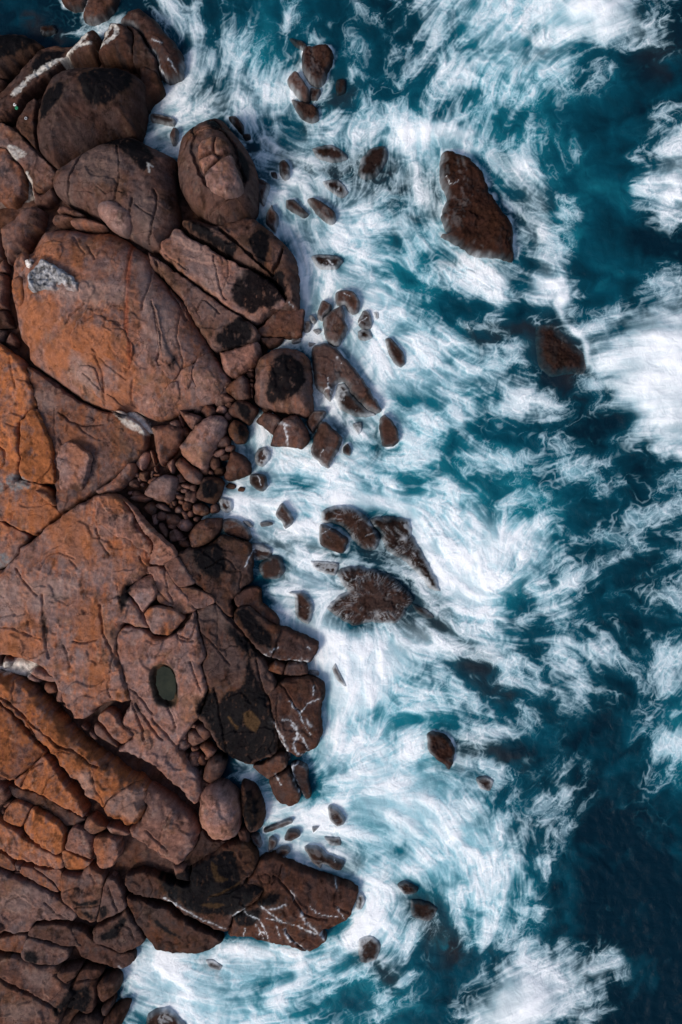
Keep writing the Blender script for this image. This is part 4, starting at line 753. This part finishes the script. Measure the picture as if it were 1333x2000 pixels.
R(S, 'rock', 'wide orange-pink sheet of rock filling the middle left', "46,1070 70,1054 121,1010 157,984 190,968 225,966 255,992 275,1032 300,1062 293,1090 288,1112 272,1130 250,1148 250,1160 265,1180 280,1195 290,1225 270,1225 243,1215 232,1240 228,1255 232,1280 242,1310 252,1345 256,1368 232,1368 200,1375 170,1400 150,1400 135,1378 115,1332 95,1302 70,1292 45,1282 20,1276 -18,1270 -18,1122 10,1114 27,1099 41,1083", 2.1, 26, .5, 1.00)
R(S, 'rock', 'thin lavender plate peeling off the wide orange sheet', "181,969 227,967 257,986 286,1023 346,1080 343,1090 327,1098 319,1105 294,1100 289,1082 265,1068 248,1052 227,1047 208,1031 189,1017 192,987", .55, 7, .18, 1.15, on='drape', gap=.3)
R(S, 'rock', 'pink grooved band of rock right of the wide orange sheet', "292,1105 325,1110 351,1146 380,1185 382,1192 359,1199 340,1185 318,1178 309,1160 306,1135 298,1122 288,1118", 1.6, 12, .15, 1.00)
R(S, 'rock', 'pinkish rock tapering beside the dark ledge', "324,1104 330,1090 349,1089 371,1120 382,1136 368,1144 351,1144 330,1120", 1.7, 12, .15, 0.85)
R(S, 'rock', 'three-sided brown rock between the pinkish rock and black-stained bed', "354,1148 373,1147 408,1160 420,1175 384,1187", 1.6, 10, .2, 0.80)
R(K, 'rock', 'angular pale block pointing down on the wide orange sheet', "248,1153 270,1133 297,1122 301,1134 307,1158 298,1175 282,1196 270,1180 262,1169", 1.4, 9, .22, 1.15, on=.25, gap=0, ang=2)
R(K, 'rock', 'rusty orange block touching the angular pale block', "282,1199 297,1183 338,1188 359,1207 348,1223 329,1241 305,1238 292,1226", 1.4, 10, .55, 1.05, on=.35, gap=0, ang=1)
R(S, 'rock', 'fissured pink rock bed around a green rock pool', "252,1220 290,1228 305,1242 330,1244 360,1226 381,1196 386,1225 402,1275 393,1300 406,1340 396,1375 388,1400 372,1420 350,1450 345,1465 368,1500 386,1530 392,1556 378,1570 340,1532 300,1492 262,1472 235,1462 262,1437 242,1408 260,1370 256,1345 246,1310 236,1275 232,1250 242,1228", 1.6, 18, .25, 1.00)
R(K, 'rock', 'pale oblong block perched near the orange ridge', "194,1401 200,1388 216,1384 230,1396 235,1409 262,1436 240,1455 230,1450 213,1428", 1.3, 9, .25, 1.2, lift=.6, gap=0, ang=1)
R(N, 'stone', 'dark slab of stone beneath the pale oblong block', "186,1415 200,1412 230,1453 227,1460 189,1434", .8, 7, .1, 0.75, lift=.2)
# dark tidal shelf
R(L, 'rock', 'dark brown ledge with a square black patch below the inlet', "347,1085 372,1070 405,1066 435,1047 465,1056 489,1069 489,1134 470,1148 468,1156 450,1175 458,1203 441,1199 423,1175 408,1156 385,1136 373,1117 351,1088", 1.3, 16, .3, 0.36)
R(L, 'rock', 'red-brown wet ledge above the long dark ridge', "460,1165 489,1147 508,1153 511,1180 538,1201 544,1220 530,1215 489,1182 468,1184", 1.2, 12, .2, 0.35, r=.3, wet=.3)
R(L, 'rock', 'long dark ridge with a black top slanting to the sea', "460,1197 467,1188 486,1184 516,1208 547,1231 539,1258 531,1279 516,1276 494,1253 463,1215", 1.8, 13, .3, 0.37)
R(L, 'rock', 'wide shelf stained black by algae beside the rock pool bed', "385,1193 421,1179 440,1201 458,1216 494,1262 519,1300 540,1345 527,1358 529,1380 537,1420 539,1470 529,1484 510,1489 490,1504 470,1499 450,1489 427,1470 407,1430 388,1404 401,1375 409,1340 397,1300 405,1275 391,1228", 1.2, 16, .32, 0.40)
R(L, 'rock', 'red-brown slab sloping into white foam right of the dark ridge', "549,1227 592,1243 621,1258 615,1280 605,1292 570,1287 534,1281 541,1258", 1.3, 14, .2, 0.36, r=.2, wet=.3)
R(N, 'stone', 'rounded ochre stone at the head of the little white channel', "521,1307 538,1292 558,1301 551,1318 538,1315", .9, 8, .35, 0.60, sea=True)
R(N, 'stone', 'brown block next to the rounded ochre stone', "556,1317 563,1294 594,1293 600,1304 600,1319", 1.0, 7, .22, 0.50, sea=True)
R(N, 'stone', 'small square block at the seaward end of the stone row', "603,1315 606,1308 623,1310 623,1320", .7, 4, .15, 0.40, sea=True)
R(L, 'rock', 'red rock laced with white foam veins on the sea edge', "528,1353 548,1332 570,1323 611,1324 632,1339 634,1361 628,1377 627,1404 629,1431 621,1458 600,1471 585,1479 565,1470 548,1440 539,1410 531,1380", 1.3, 18, .22, 0.36, r=.25, wet=.4)
R(L, 'rock', 'brown ledge under the black shelf cut by a foam stream', "495,1498 516,1492 540,1474 558,1472 560,1494 540,1509 526,1523 513,1515", 1.1, 10, .25, 0.35, wet=.3)
R(L, 'rock', 'square red-brown rock hanging over the foam inlet', "527,1526 543,1511 564,1503 577,1529 586,1551 582,1567 570,1574 553,1570 538,1559", 1.3, 12, .2, 0.33, wet=.4)
R(L, 'rock', 'narrow dark rock behind foam threads on the sea edge', "571,1494 583,1491 599,1499 602,1529 607,1556 599,1559 589,1540 579,1521", .9, 9, .15, 0.27, wet=.6, wash=.2)
R(B, 'boulder', 'dark round boulder above the pale barrel-shaped boulder', "398,1510 405,1489 421,1476 440,1480 441,1499 432,1518 413,1528 399,1521", 1.8, 16, .2, 0.48)
R(N, 'stone', 'plank-like stone between the round dark and pale boulders', "378,1545 394,1524 413,1532 386,1553", .9, 5, .25, 0.60)
R(B, 'boulder', 'pale grey-pink barrel-shaped boulder near the small cove', "389,1591 389,1559 399,1540 418,1534 440,1540 459,1556 470,1583 467,1626 459,1640 443,1645 418,1640 405,1629 394,1613", 2.5, 26, .0, 1.45, gap=0, rough=.6)
R(B, 'boulder', 'dark boulder with a black hollow beside the pale barrel boulder', "470,1532 480,1529 499,1540 513,1567 517,1594 513,1615 502,1626 486,1624 477,1602 471,1570", 1.8, 16, .25, 0.40)
R(N, 'stone', 'smooth red-brown stone below the hollowed dark boulder', "488,1627 505,1628 514,1648 507,1656 494,1645", .9, 8, .2, 0.36, r=.15)
R(N, 'stone', 'red stone wedged under the pale barrel boulder', "466,1618 483,1617 488,1645 470,1644", .9, 7, .2, 0.45, r=.3)
# small rocks in the lower cove
R(D, 'sea rock', 'straight plank-like rock lying in white foam of the cove', "517,1618 567,1598 571,1607 521,1626", .7, 4, .15, 0.27, wet=.4)
R(D, 'sea rock', 'oval rock right of the plank-like rock in the cove', "556,1634 564,1621 583,1621 587,1632 570,1642 557,1641", .8, 7, .15, 0.27, wet=.4)
R(D, 'sea rock', 'upright oval rock left of centre in the cove', "524,1653 526,1637 534,1633 543,1641 540,1653 526,1665", .8, 7, .15, 0.29, wet=.4)
R(D, 'sea rock', 'round rock closest to the lower promontory in the cove', "536,1664 551,1653 565,1655 567,1664 553,1678 538,1676", .8, 8, .15, 0.29, wet=.4)
R(D, 'sea rock', 'black rounded rock brushed by foam right of the cove', "640,1578 648,1572 661,1580 676,1599 672,1610 659,1614 645,1602", .9, 10, .1, 0.22, wet=.6, wash=.25)
R(D, 'sea rock', 'tiny black rock in the foam mouth of the cove', "610,1615 625,1613 613,1626", .5, 4, .1, 0.20, wet=.6)
R(D, 'sea rock', 'long dark double-humped rock off the promontory', "594,1656 605,1651 624,1653 640,1667 672,1683 669,1697 656,1699 632,1686 626,1697 610,1683", .9, 12, .1, 0.23, wet=.6, wash=.2)
R(D, 'sea rock', 'drowned rock blurred by foam above the double-humped rock', "634,1634 664,1634 667,1651 645,1651", .45, 8, .1, 0.20, wet=.7, wash=.7)
# offshore rocks in the centre and below
R(D, 'sea rock', 'fan-shaped dark rock with foam streaming off its upper half, centre', "628,999 658,986 691,992 718,1012 741,1045 737,1072 715,1075 690,1055 672,1030 650,1022 630,1022", .9, 22, .1, 0.24, wet=.6, wash=.55)
R(D, 'sea rock', 'bare brown block at the left of the streaming reef', "625,1025 638,1025 678,1049 681,1058 671,1081 645,1075 625,1062", 1.2, 12, .12, 0.27, wet=.5)
R(D, 'sea rock', 'ridge of black rock combed by foam on the right of the reef', "722,1015 760,1008 800,1016 808,1048 830,1085 850,1125 862,1155 840,1150 815,1120 790,1095 755,1075 745,1045", .6, 26, .05, 0.19, wet=.7, wash=.72)
R(D, 'sea rock', 'broad brown reef with radiating foam threads in the centre', "658,1118 685,1105 724,1111 764,1124 797,1154 810,1174 797,1187 777,1217 744,1217 718,1217 691,1223 658,1204 638,1187 665,1161 678,1154", .95, 30, .12, 0.24, wet=.6, wash=.5, r=.15, rough=1.6)
R(D, 'sea rock', 'low ledge hidden by foam left of the broad reef', "605,1095 640,1095 663,1101 655,1124 620,1115", .5, 9, .05, 0.19, wet=.7, wash=.6)
R(D, 'sea rock', 'trailing dark tail of the broad reef', "803,1177 835,1190 850,1205 838,1210 815,1198", .35, 9, .05, 0.17, wet=.7, wash=.8)
R(D, 'sea rock', 'arched dark rock with foam pouring round it near the ledges', "575,1165 562,1158 589,1154 609,1174 612,1197 602,1220 579,1204", .8, 13, .12, 0.27, wet=.6, wash=.45)
R(D, 'sea rock', 'round grey rock veiled in foam below the inlet', "505,1105 530,1085 550,1090 557,1115 545,1130 515,1130", .75, 16, .05, 0.29, wet=.6, wash=.55)
R(D, 'sea rock', 'dark weedy rock where foam meets the ledge', "490,1062 515,1062 532,1075 528,1090 505,1095 492,1085", .7, 10, .15, 0.29, wet=.6, wash=.4, r=.2)
R(D, 'sea rock', 'slim grey rock slanting out of solid white foam', "649,1306 656,1293 666,1313 679,1339 672,1341 656,1325", .7, 7, .05, 0.22, wet=.6, wash=.35)
R(D, 'sea rock', 'lone dark red weedy rock in the lower foam', "834,1438 847,1428 874,1438 890,1465 887,1484 880,1504 864,1491 840,1471", 1.0, 14, .1, 0.20, wet=.5, wash=.15, r=.35, rough=2.4)
R(D, 'sea rock', 'drowned dark rock below the lone weedy rock', "930,1520 950,1515 965,1525 957,1545 938,1540", .4, 9, .1, 0.17, wet=.7, wash=.6, r=.3)
R(D, 'sea rock', 'ragged dark rock off the tip of the promontory', "776,1728 790,1720 816,1733 814,1743 790,1747", .6, 8, .1, 0.20, wet=.6, wash=.35, rough=2)
R(D, 'sea rock', 'submerged black rock below the ragged dark rock', "804,1756 840,1762 856,1775 840,1800 806,1790", .4, 12, .05, 0.16, wet=.7, wash=.8)
R(D, 'sea rock', 'dark stub of rock against the promontory tip', "695,1742 710,1745 714,1760 708,1775 697,1775", .5, 6, .05, 0.19, wet=.7, wash=.5)
R(D, 'sea rock', 'swirl-covered rock below the promontory tip', "700,1835 725,1825 745,1845 735,1875 705,1880", .4, 10, .05, 0.19, wet=.7, wash=.85)
R(D, 'sea rock', 'rock under foam at the foot of the promontory', "402,1875 418,1872 436,1885 430,1895 410,1890", .4, 7, .05, 0.20, wet=.7, wash=.6)
R(D, 'sea rock', 'dark rock at the bottom edge below the bay', "288,1985 305,1972 330,1965 350,1985 372,2018 290,2018", .7, 14, .05, 0.22, wet=.6, wash=.4)
# top edge
R(D, 'rock', 'brown rock cut by the top edge above the narrow stream', "162,32 172,5 190,-14 232,-14 226,14 206,36 184,46 168,43", 1.3, 14, .25, 0.42)
R(D, 'rock', 'dark brown rock at the top edge left of the brown one', "118,-14 168,-14 166,16 143,19 125,8", 1.1, 12, .2, 0.33)
R(D, 'sea rock', 'low red-black rock awash at the top left', "80,52 105,50 112,62 95,70 82,68", .5, 8, .1, 0.20, wet=.7, wash=.3, r=.3)
# orange ridge, lower left
R(S, 'rock', 'great orange ridge sloping down to the right, lower left', "-18,1309 30,1319 70,1343 105,1379 140,1426 175,1459 215,1491 250,1520 274,1530 283,1541 282,1575 275,1599 262,1612 245,1611 222,1601 197,1576 172,1553 150,1523 130,1503 107,1475 99,1464 71,1439 41,1399 16,1374 -18,1355", 2.6, 62, .8, 0.95)
R(S, 'rock', 'grey-pink toe of rock continuing the orange ridge', "286,1536 310,1545 340,1570 374,1600 386,1620 383,1648 359,1679 345,1687 320,1674 290,1649 262,1629 257,1617 276,1603 284,1580", 1.9, 46, .08, 0.95)
R(S, 'rock', 'deep red slab at the left edge below the orange ridge', "-18,1358 15,1378 40,1403 68,1441 91,1467 60,1498 30,1519 0,1509 -18,1500", 2.2, 16, .7, 0.68, r=.25)
R(S, 'rock', 'red pointed slab under the cracked middle of the ridge', "95,1472 116,1507 150,1552 168,1586 162,1592 122,1569 84,1547 46,1531 34,1521 60,1498", 2.0, 12, .75, 0.90, r=.2)
R(L, 'rock', 'dark brown flank running below the red pointed slab', "22,1530 43,1537 84,1550 122,1574 158,1595 166,1602 151,1612 130,1612 119,1598 89,1577 65,1566 32,1552", .9, 10, .3, 0.40)
R(K, 'rock', 'small orange block at the left of the block pair', "14,1588 23,1568 38,1561 63,1572 57,1586 42,1612 17,1601", 1.7, 10, .85, .95, ang=1)
R(K, 'rock', 'large vivid orange block of the block pair', "46,1614 66,1576 84,1581 116,1603 127,1624 126,1650 118,1666 103,1663 70,1636", 1.9, 12, 1.0, 1.0, ang=1)
R(S, 'rock', 'long orange slab under the vivid orange blocks', "-18,1592 19,1609 43,1626 78,1650 103,1667 124,1671 126,1691 119,1697 89,1690 54,1679 27,1669 0,1647 -18,1641", 1.5, 12, .85, 0.95)
R(K, 'rock', 'grey faceted block beside the vivid orange block', "135,1652 138,1627 149,1611 173,1619 184,1640 178,1674 173,1674", 1.9, 10, .12, 1.0, ang=2)
R(K, 'rock', 'small orange block under the grey faceted block', "127,1660 135,1656 173,1678 179,1682 162,1701 146,1704 133,1693", 1.5, 9, .8, 1.0, ang=1)
R(K, 'rock', 'cube-like block standing right of the grey faceted block', "189,1634 211,1629 232,1634 235,1664 224,1686 197,1691 192,1664", 2.1, 9, .4, 1.0, ang=1)
R(N, 'stone', 'small wedge stone above the cube-like block', "165,1613 173,1594 186,1591 207,1613 205,1621 184,1630", 1.4, 8, .3, 0.95, ang=1)
R(N, 'stone', 'flat tapered stone right of the small wedge stone', "209,1613 224,1609 257,1624 248,1632 221,1629", 1.0, 6, .15, 0.95)
R(N, 'stone', 'rounded brown stone at the left edge by the orange blocks', "-12,1530 14,1530 21,1551 10,1569 -12,1575", 1.5, 12, .2, 0.75)
R(N, 'stone', 'small brown stone between the rounded stone and small orange block', "8,1572 22,1562 26,1566 14,1577", .9, 5, .2, 0.80)
# bottom left: rock tones lowered so the corner vignette sits in the colour
R(S, 'rock', 'narrow orange-grey strip of rock at the left edge below the long orange slab', "-18,1660 14,1669 31,1691 27,1699 0,1689 -18,1680", 0.79, 7, .4, 0.70)
R(N, 'stone', 'small pale stone at the end of the narrow strip', "31,1683 43,1686 44,1698 34,1700", .9, 5, .15, 0.82)
R(S, 'rock', 'pointed tawny strip of rock below the long orange slab', "45,1688 68,1693 92,1713 112,1735 113,1742 97,1736 60,1711 45,1700", 0.94, 8, .5, 0.74)
R(S, 'rock', 'short orange strip right of the pointed tawny strip', "71,1689 95,1696 121,1698 122,1740 115,1733 104,1717", 0.94, 8, .55, 0.74)
R(S, 'rock', 'tall shield-shaped rock with orange top under the cube-like block', "127,1700 162,1704 180,1684 202,1704 206,1715 199,1748 192,1781 185,1804 173,1802 144,1774 124,1744", 1.30, 14, .35, 0.70)
R(S, 'rock', 'upright grey splinter right of the shield-shaped rock', "212,1711 221,1707 234,1721 243,1750 247,1768 239,1779 195,1799 191,1798 196,1777 203,1748", 1.22, 12, .1, 0.61)
R(S, 'rock', 'brown fan-shaped rock with a dark top beside the bottom bay', "190,1806 242,1782 250,1772 280,1839 269,1852 243,1862 222,1852 195,1833 188,1823", 1.15, 14, .2, 0.41)
R(S, 'rock', 'broad pinkish slab at the left edge near the bottom', "-18,1692 27,1707 81,1733 118,1758 145,1781 148,1793 137,1803 115,1797 70,1798 57,1818 16,1817 -5,1790 -18,1786", 1.08, 16, .2, 0.66)
R(S, 'rock', 'dark olive slab under the broad pinkish slab', "61,1820 72,1801 116,1801 139,1812 152,1842 157,1852 119,1845 89,1829", 0.94, 12, .15, 0.37)
R(S, 'rock', 'brown slab running down to the bottom bay', "145,1803 167,1809 188,1832 238,1865 258,1867 258,1884 235,1899 189,1878 165,1864 153,1837", 0.79, 12, .2, 0.34, r=.1)
R(S, 'rock', 'grey flat-topped slab with dark lichen spots near the bottom', "48,1864 56,1829 68,1828 103,1844 134,1855 131,1873 116,1883 81,1881", 1.08, 10, .08, 0.66)
R(S, 'rock', 'tawny slab at the left edge beside the grey flat-topped slab', "-18,1829 51,1826 45,1860 16,1854 -18,1846", 1.01, 10, .4, 0.70)
R(N, 'stone', 'orange stone at the left edge above the tawny slab', "-14,1790 13,1812 0,1824 -14,1825", 1.5, 8, .5, 0.78)
R(S, 'rock', 'large mottled grey slab in the bottom left corner', "-18,1872 20,1860 50,1870 80,1887 108,1888 114,1905 134,1935 143,1950 119,1985 104,2018 -18,2018", 1.22, 20, .2, 0.57)
R(N, 'stone', 'small brown rounded rock above the bottom black-stained rock', "112,1901 120,1889 157,1889 150,1907 138,1919 130,1919", 1.2, 9, .2, 0.45)
R(S, 'rock', 'brown rock with a black stain near the bottom edge', "152,1908 167,1889 194,1894 197,1903 188,1923 185,1963 178,1976 162,1973 123,1950 136,1928", 1.01, 12, .15, 0.41)
R(B, 'boulder', 'round brown boulder beside the bottom bay', "191,1923 201,1910 224,1905 235,1918 230,1939 205,1956 195,1946", 1.5, 14, .2, 0.39)
R(N, 'stone', 'brown stone under the round brown boulder', "200,1966 221,1951 223,1962 211,1981 201,1977", 1.1, 8, .2, 0.37)
R(B, 'boulder', 'oval brown boulder cut by the bottom edge', "205,1988 232,1966 251,1966 248,1980 234,2008 205,2012", 1.4, 13, .25, 0.39)
R(N, 'stone', 'black rock at the bottom edge between the mottled slab and oval boulder', "148,1987 178,1979 200,1990 200,2018 128,2018", .9, 10, .1, 0.25)
# lower promontory
R(L, 'rock', 'black-stained slab at the root of the lower promontory', "252,1706 290,1698 338,1720 372,1724 380,1686 420,1666 440,1651 475,1651 497,1672 502,1682 495,1705 478,1723 514,1738 504,1755 470,1784 454,1795 449,1814 439,1833 395,1808 360,1783 335,1763 300,1753 264,1744 247,1722", 1.3, 18, .25, 0.35)
R(L, 'rock', 'red-brown outer end of the lower promontory threaded with foam', "505,1685 522,1681 536,1677 552,1689 565,1695 600,1709 640,1723 680,1736 699,1747 697,1765 685,1795 672,1809 640,1819 627,1826 636,1845 625,1859 605,1869 590,1867 560,1854 520,1847 500,1841 460,1837 444,1833 453,1815 458,1796 473,1785 508,1755 517,1738 482,1724 498,1706", 1.2, 20, .22, 0.35, r=.15, wet=.3)
R(L, 'rock', 'brown slab below the white trickle on the promontory', "254,1744 300,1760 335,1770 361,1792 394,1815 434,1839 424,1851 395,1866 340,1867 302,1856 286,1838 270,1800 256,1768", 1.1, 16, .3, 0.30)
R(N, 'rock', 'brown hump of rock at the left shoulder of the promontory', "339,1689 362,1685 376,1705 372,1721 345,1716", 1.2, 10, .2, 0.60)
R(L, 'rock', 'dark wet shelf under the pale barrel boulder', "352,1684 384,1650 396,1620 402,1632 418,1645 440,1648 420,1664 380,1684", .7, 10, .15, 0.25, wet=.3)
# cobbles, each a stone of its own
def cobbles(origin, sc, group, label, lst, **kw):
    for i, q in enumerate(lst):
        cx, cy, rx, ry = q[:4]; a = q[4] if len(q) > 4 else 0; kk = q[5]*1.12 if len(q) > 5 else .95
        X, Y = origin[0]+cx/sc, origin[1]+cy/sc; rr = (rx+ry)/2/sc
        R('cobble', 'stone', label, blob(X, Y, rx/sc, ry/sc, a, i+int(X)), .35+.055*rr, max(3, rr*.8), .08+.4*((i*37 % 10)/10)**2, kk*(.62+.7*((i*53 % 10)/10)), group=group, gap=0, lift=kw.get('lift', -.35), terr=0, rough=.5, sea=False, ang=1+i % 2)
cobbles((300, 720), 3.703, 'cobbles above the long pink boulder', 'brown cobble packed in the cleft above the long pink boulder', [(330, 285, 50, 33, -30, .85), (400, 303, 52, 45, 0, .6), (410, 237, 25, 25), (495, 295, 40, 33), (240, 215, 36, 52, 10, .55), (540, 345, 24, 34), (205, 380, 15, 50, -15), (225, 460, 36, 45, 10, .6), (270, 270, 28, 24), (490, 160, 26, 14, -30, .9), (700, 40, 30, 24, 0, .6), (710, 85, 16, 14), (712, 175, 10, 40, 0, .5), (712, 120, 16, 14), (545, 265, 30, 22), (700, 10, 26, 14)])
cobbles((300, 720), 3.703, 'cobbles between the long pink boulder and the inlet', 'brown cobble between the long pink boulder and the foam inlet', [(505, 525, 55, 42, -20), (550, 575, 32, 28), (475, 612, 50, 26, -30), (440, 690, 38, 52, 0, .32), (480, 740, 40, 42, 0, .35), (420, 755, 24, 24), (372, 735, 32, 34), (515, 640, 40, 22, -20, .4), (560, 850, 38, 26, 0, .4), (640, 870, 30, 22, 0, .5)])
cobbles((300, 720), 3.703, 'cobbles below the flat-topped boulder', 'brown cobble heaped around and below the flat-topped grey-pink boulder', [(292, 865, 32, 28), (180, 857, 32, 27), (237, 850, 42, 22, 20), (272, 925, 44, 44, 0, .6), (195, 790, 30, 36, -20), (340, 1022, 62, 48, 10, .6), (442, 1012, 36, 34, 0, .6), (243, 995, 32, 38, 0, .65), (185, 1020, 34, 24), (65, 1002, 58, 24, 25, .75), (60, 1065, 44, 36, 0, 1.0), (140, 1092, 62, 40, 15, .72), (133, 1142, 35, 23, 10), (226, 1140, 56, 44, 20, .75), (72, 1165, 32, 58, -25, .85), (158, 1205, 52, 44, 0, 1.0), (10, 1090, 22, 44), (232, 1268, 48, 28, 15), (192, 930, 34, 20, 20), (225, 882, 26, 18), (150, 972, 18, 24), (130, 985, 18, 22), (268, 1048, 24, 24), (230, 1062, 20, 34, -20), (110, 960, 20, 30), (205, 965, 26, 18, 30), (205, 1235, 36, 16, 5, .6), (390, 900, 20, 14), (30, 940, 30, 14, 10), (310, 1090, 22, 18), (-20, 1015, 44, 48, -30, .95), (-90, 935, 70, 26, 5), (170, 905, 20, 16)])
cobbles((0, 720), 3.703, 'cobbles left of the flat-topped boulder', 'pinkish cobble between the crescent stone and the flat-topped boulder', [(972, 830, 44, 36, -15, .9), (1040, 778, 34, 38, 0, .9), (992, 768, 20, 17), (1036, 660, 42, 78, 18, 1.05), (1110, 808, 42, 26, -20), (1012, 805, 16, 20), (1035, 842, 20, 16), (1140, 768, 28, 14), (990, 910, 36, 24, 10), (980, 600, 50, 62, 10, .85), (1105, 760, 14, 30, 15), (1130, 725, 16, 26, -15), (945, 900, 22, 16), (1110, 640, 14, 52, -15)])
cobbles((300, 1080), 3.703, 'cobbles beside the black-stained shelf', 'rounded cobble in the heap between the pool bed and the black-stained shelf', [(360, 1290, 46, 66, -28, .85), (307, 1340, 56, 62, 0, .85), (208, 1320, 38, 42, 10, .8), (222, 1390, 48, 52, 25, .85), (396, 1424, 46, 58, -25, .8), (298, 1415, 32, 22, 5, .8), (292, 1470, 42, 34, 0, .75), (165, 1395, 22, 18), (390, 1480, 28, 22, -20, .6), (295, 1250, 24, 20), (298, 1498, 42, 62, 10, .9), (352, 1500, 34, 40, -20, .65), (310, 1590, 18, 18, 0, .55), (345, 1590, 14, 22, 0, .55), (240, 1480, 20, 34, 15, .6)])
cobbles((0, 1080), 3.703, 'stones under the white sand patch', 'brown stone in the row under the white sand patch on the orange ridge', [(62, 785, 42, 48, 0, .8), (5, 775, 14, 52, 0, .7), (325, 880, 100, 48, 25, .95), (250, 905, 56, 26, 22, .9), (368, 980, 46, 44, 10, .8), (445, 1020, 36, 66, 10, .85), (435, 915, 16, 36, -15), (480, 1100, 18, 16), (615, 1260, 30, 18, 30, .6), (680, 1320, 44, 20, 40, .7)], lift=.15)
cobbles((0, 1440), 3.703, 'chips around the orange blocks', 'small brown chip wedged among the orange blocks', [(65, 475, 38, 20, -30), (705, 565, 20, 22, 0, .9), (630, 565, 16, 12, 0, .9), (490, 655, 12, 44, -15, .7), (685, 855, 28, 28, 0, .85), (30, 535, 20, 20), (35, 295, 30, 26, 0, .7), (140, 970, 28, 14, 5, .7), (75, 860, 30, 26, 0, .7), (812, 1010, 36, 30, 10, .6)])
def collars():                                               # foam collars where the sea laps each standing rock
    fo = CF.copy()
    for ol, h in OUTL:
        x0, y0 = ol.min(0)-16; x1, y1 = ol.max(0)+16; i0, i1 = [int(np.clip((v-CX0)/CS, 0, CW)) for v in (x0, x1)]; j0, j1 = [int(np.clip((v-CY0)/CS, 0, CH)) for v in (y0, y1)]
        if i1 <= i0 or j1 <= j0: continue
        sl = np.s_[j0:j1, i0:i1]; x, y = CGX[sl], CGY[sl]; d = dist_seg(x+3*fbm(x/10, y/10, 61, 3), y+3*fbm(x/10, y/10, 62, 3), ol); wv = 4.5+3*pn(x/22, y/22, 63)
        g = np.exp(-(d/np.maximum(wv, 1))**2)*np.clip(.45+1.2*fbm(x/24, y/24, 64, 4)+.3*(CF[sl]-.3), 0, 1); fo[sl] = np.maximum(fo[sl], .85*g)
    at = SEA.data.attributes['foam']; v = np.zeros(len(SEA.data.vertices), np.float32); at.data.foreach_get('value', v); q = fo.ravel()[SEAK]; v[:len(q)] = q; at.data.foreach_set('value', v)
collars()
# ------------------------------------------------------------------ the green pool in the rock, and litter left on the headland
def disc(name, label, cat, outline, z, mat, kind=None, k=None):
    k = (H-z)/H; c = outline.mean(0); V = []; rings = [.02, .35, .7, 1.0]
    for r in rings:
        q = c+(outline-c)*r; V.append(np.c_[(q[:, 0]-666.5)/PPM*k, (1000-q[:, 1])/PPM*k, np.full(len(q), z)])
    n = len(outline); F = []
    for i in range(len(rings)-1):
        for j in range(n): F.append([i*n+j, i*n+(j+1) % n, (i+1)*n+(j+1) % n, (i+1)*n+j])
    V = np.concatenate(V); o = mesh_obj(name, V, F, mat, loc=tuple(V.mean(0))); tags(o, label, cat, kind=kind); return o
_o = smooth_closed(P('301,1318 305,1304 314,1298 325,1297 336,1303 343,1318 347,1336 347,1355 343,1368 333,1374 321,1371 311,1362 305,1346 302,1332'), 2)
_c = _o.mean(0); _r = _c+(_o-_c)*1.22; pz = float(np.percentile(surf_z(_r[:, 0], _r[:, 1]), 25))-.10
disc('rock_pool', 'oval green rock pool in the fissured pink bed', 'pool', (_c+(_o-_c)*.86+3*np.c_[fbm(_o[:, 0]/9, _o[:, 1]/9, 3, 3), fbm(_o[:, 0]/9, _o[:, 1]/9, 4, 3)])[::-1], pz, M_POOL, 'structure')
def ring(name, label, px, py, r, t, mat):
    z = surf_1(px, py)+t; k = (H-z)/H; cx, cy = (px-666.5)/PPM*k, (1000-py)/PPM*k; V = []; F = []; n, m = 20, 8
    for i in range(n):
        for j in range(m):
            a, b = i/n*6.2832, j/m*6.2832; V.append([cx+(r+t*math.cos(b))*math.cos(a), cy+(r+t*math.cos(b))*math.sin(a), z+t*math.sin(b)])
            F.append([i*m+j, ((i+1) % n)*m+j, ((i+1) % n)*m+(j+1) % m, i*m+(j+1) % m])
    o = mesh_obj(name, np.array(V), F, mat, loc=(cx, cy, z)); tags(o, label, 'litter')
ring('plastic_ring', 'small white ring lying below the pointed guano-capped rock', 152, 117.5, .12, .05, M_WHITE)
ring('plastic_ring', 'white disc-like ring beside the green one on the streaked slab', 29.5, 204.5, .09, .07, M_WHITE)
ring('plastic_ring', 'small green ring on the streaked slab', 33, 211, .10, .07, M_GREEN)
ring('plastic_ring', 'grey ring in the crack left of the dark headland boulder', 51, 231, .10, .05, M_GREY)
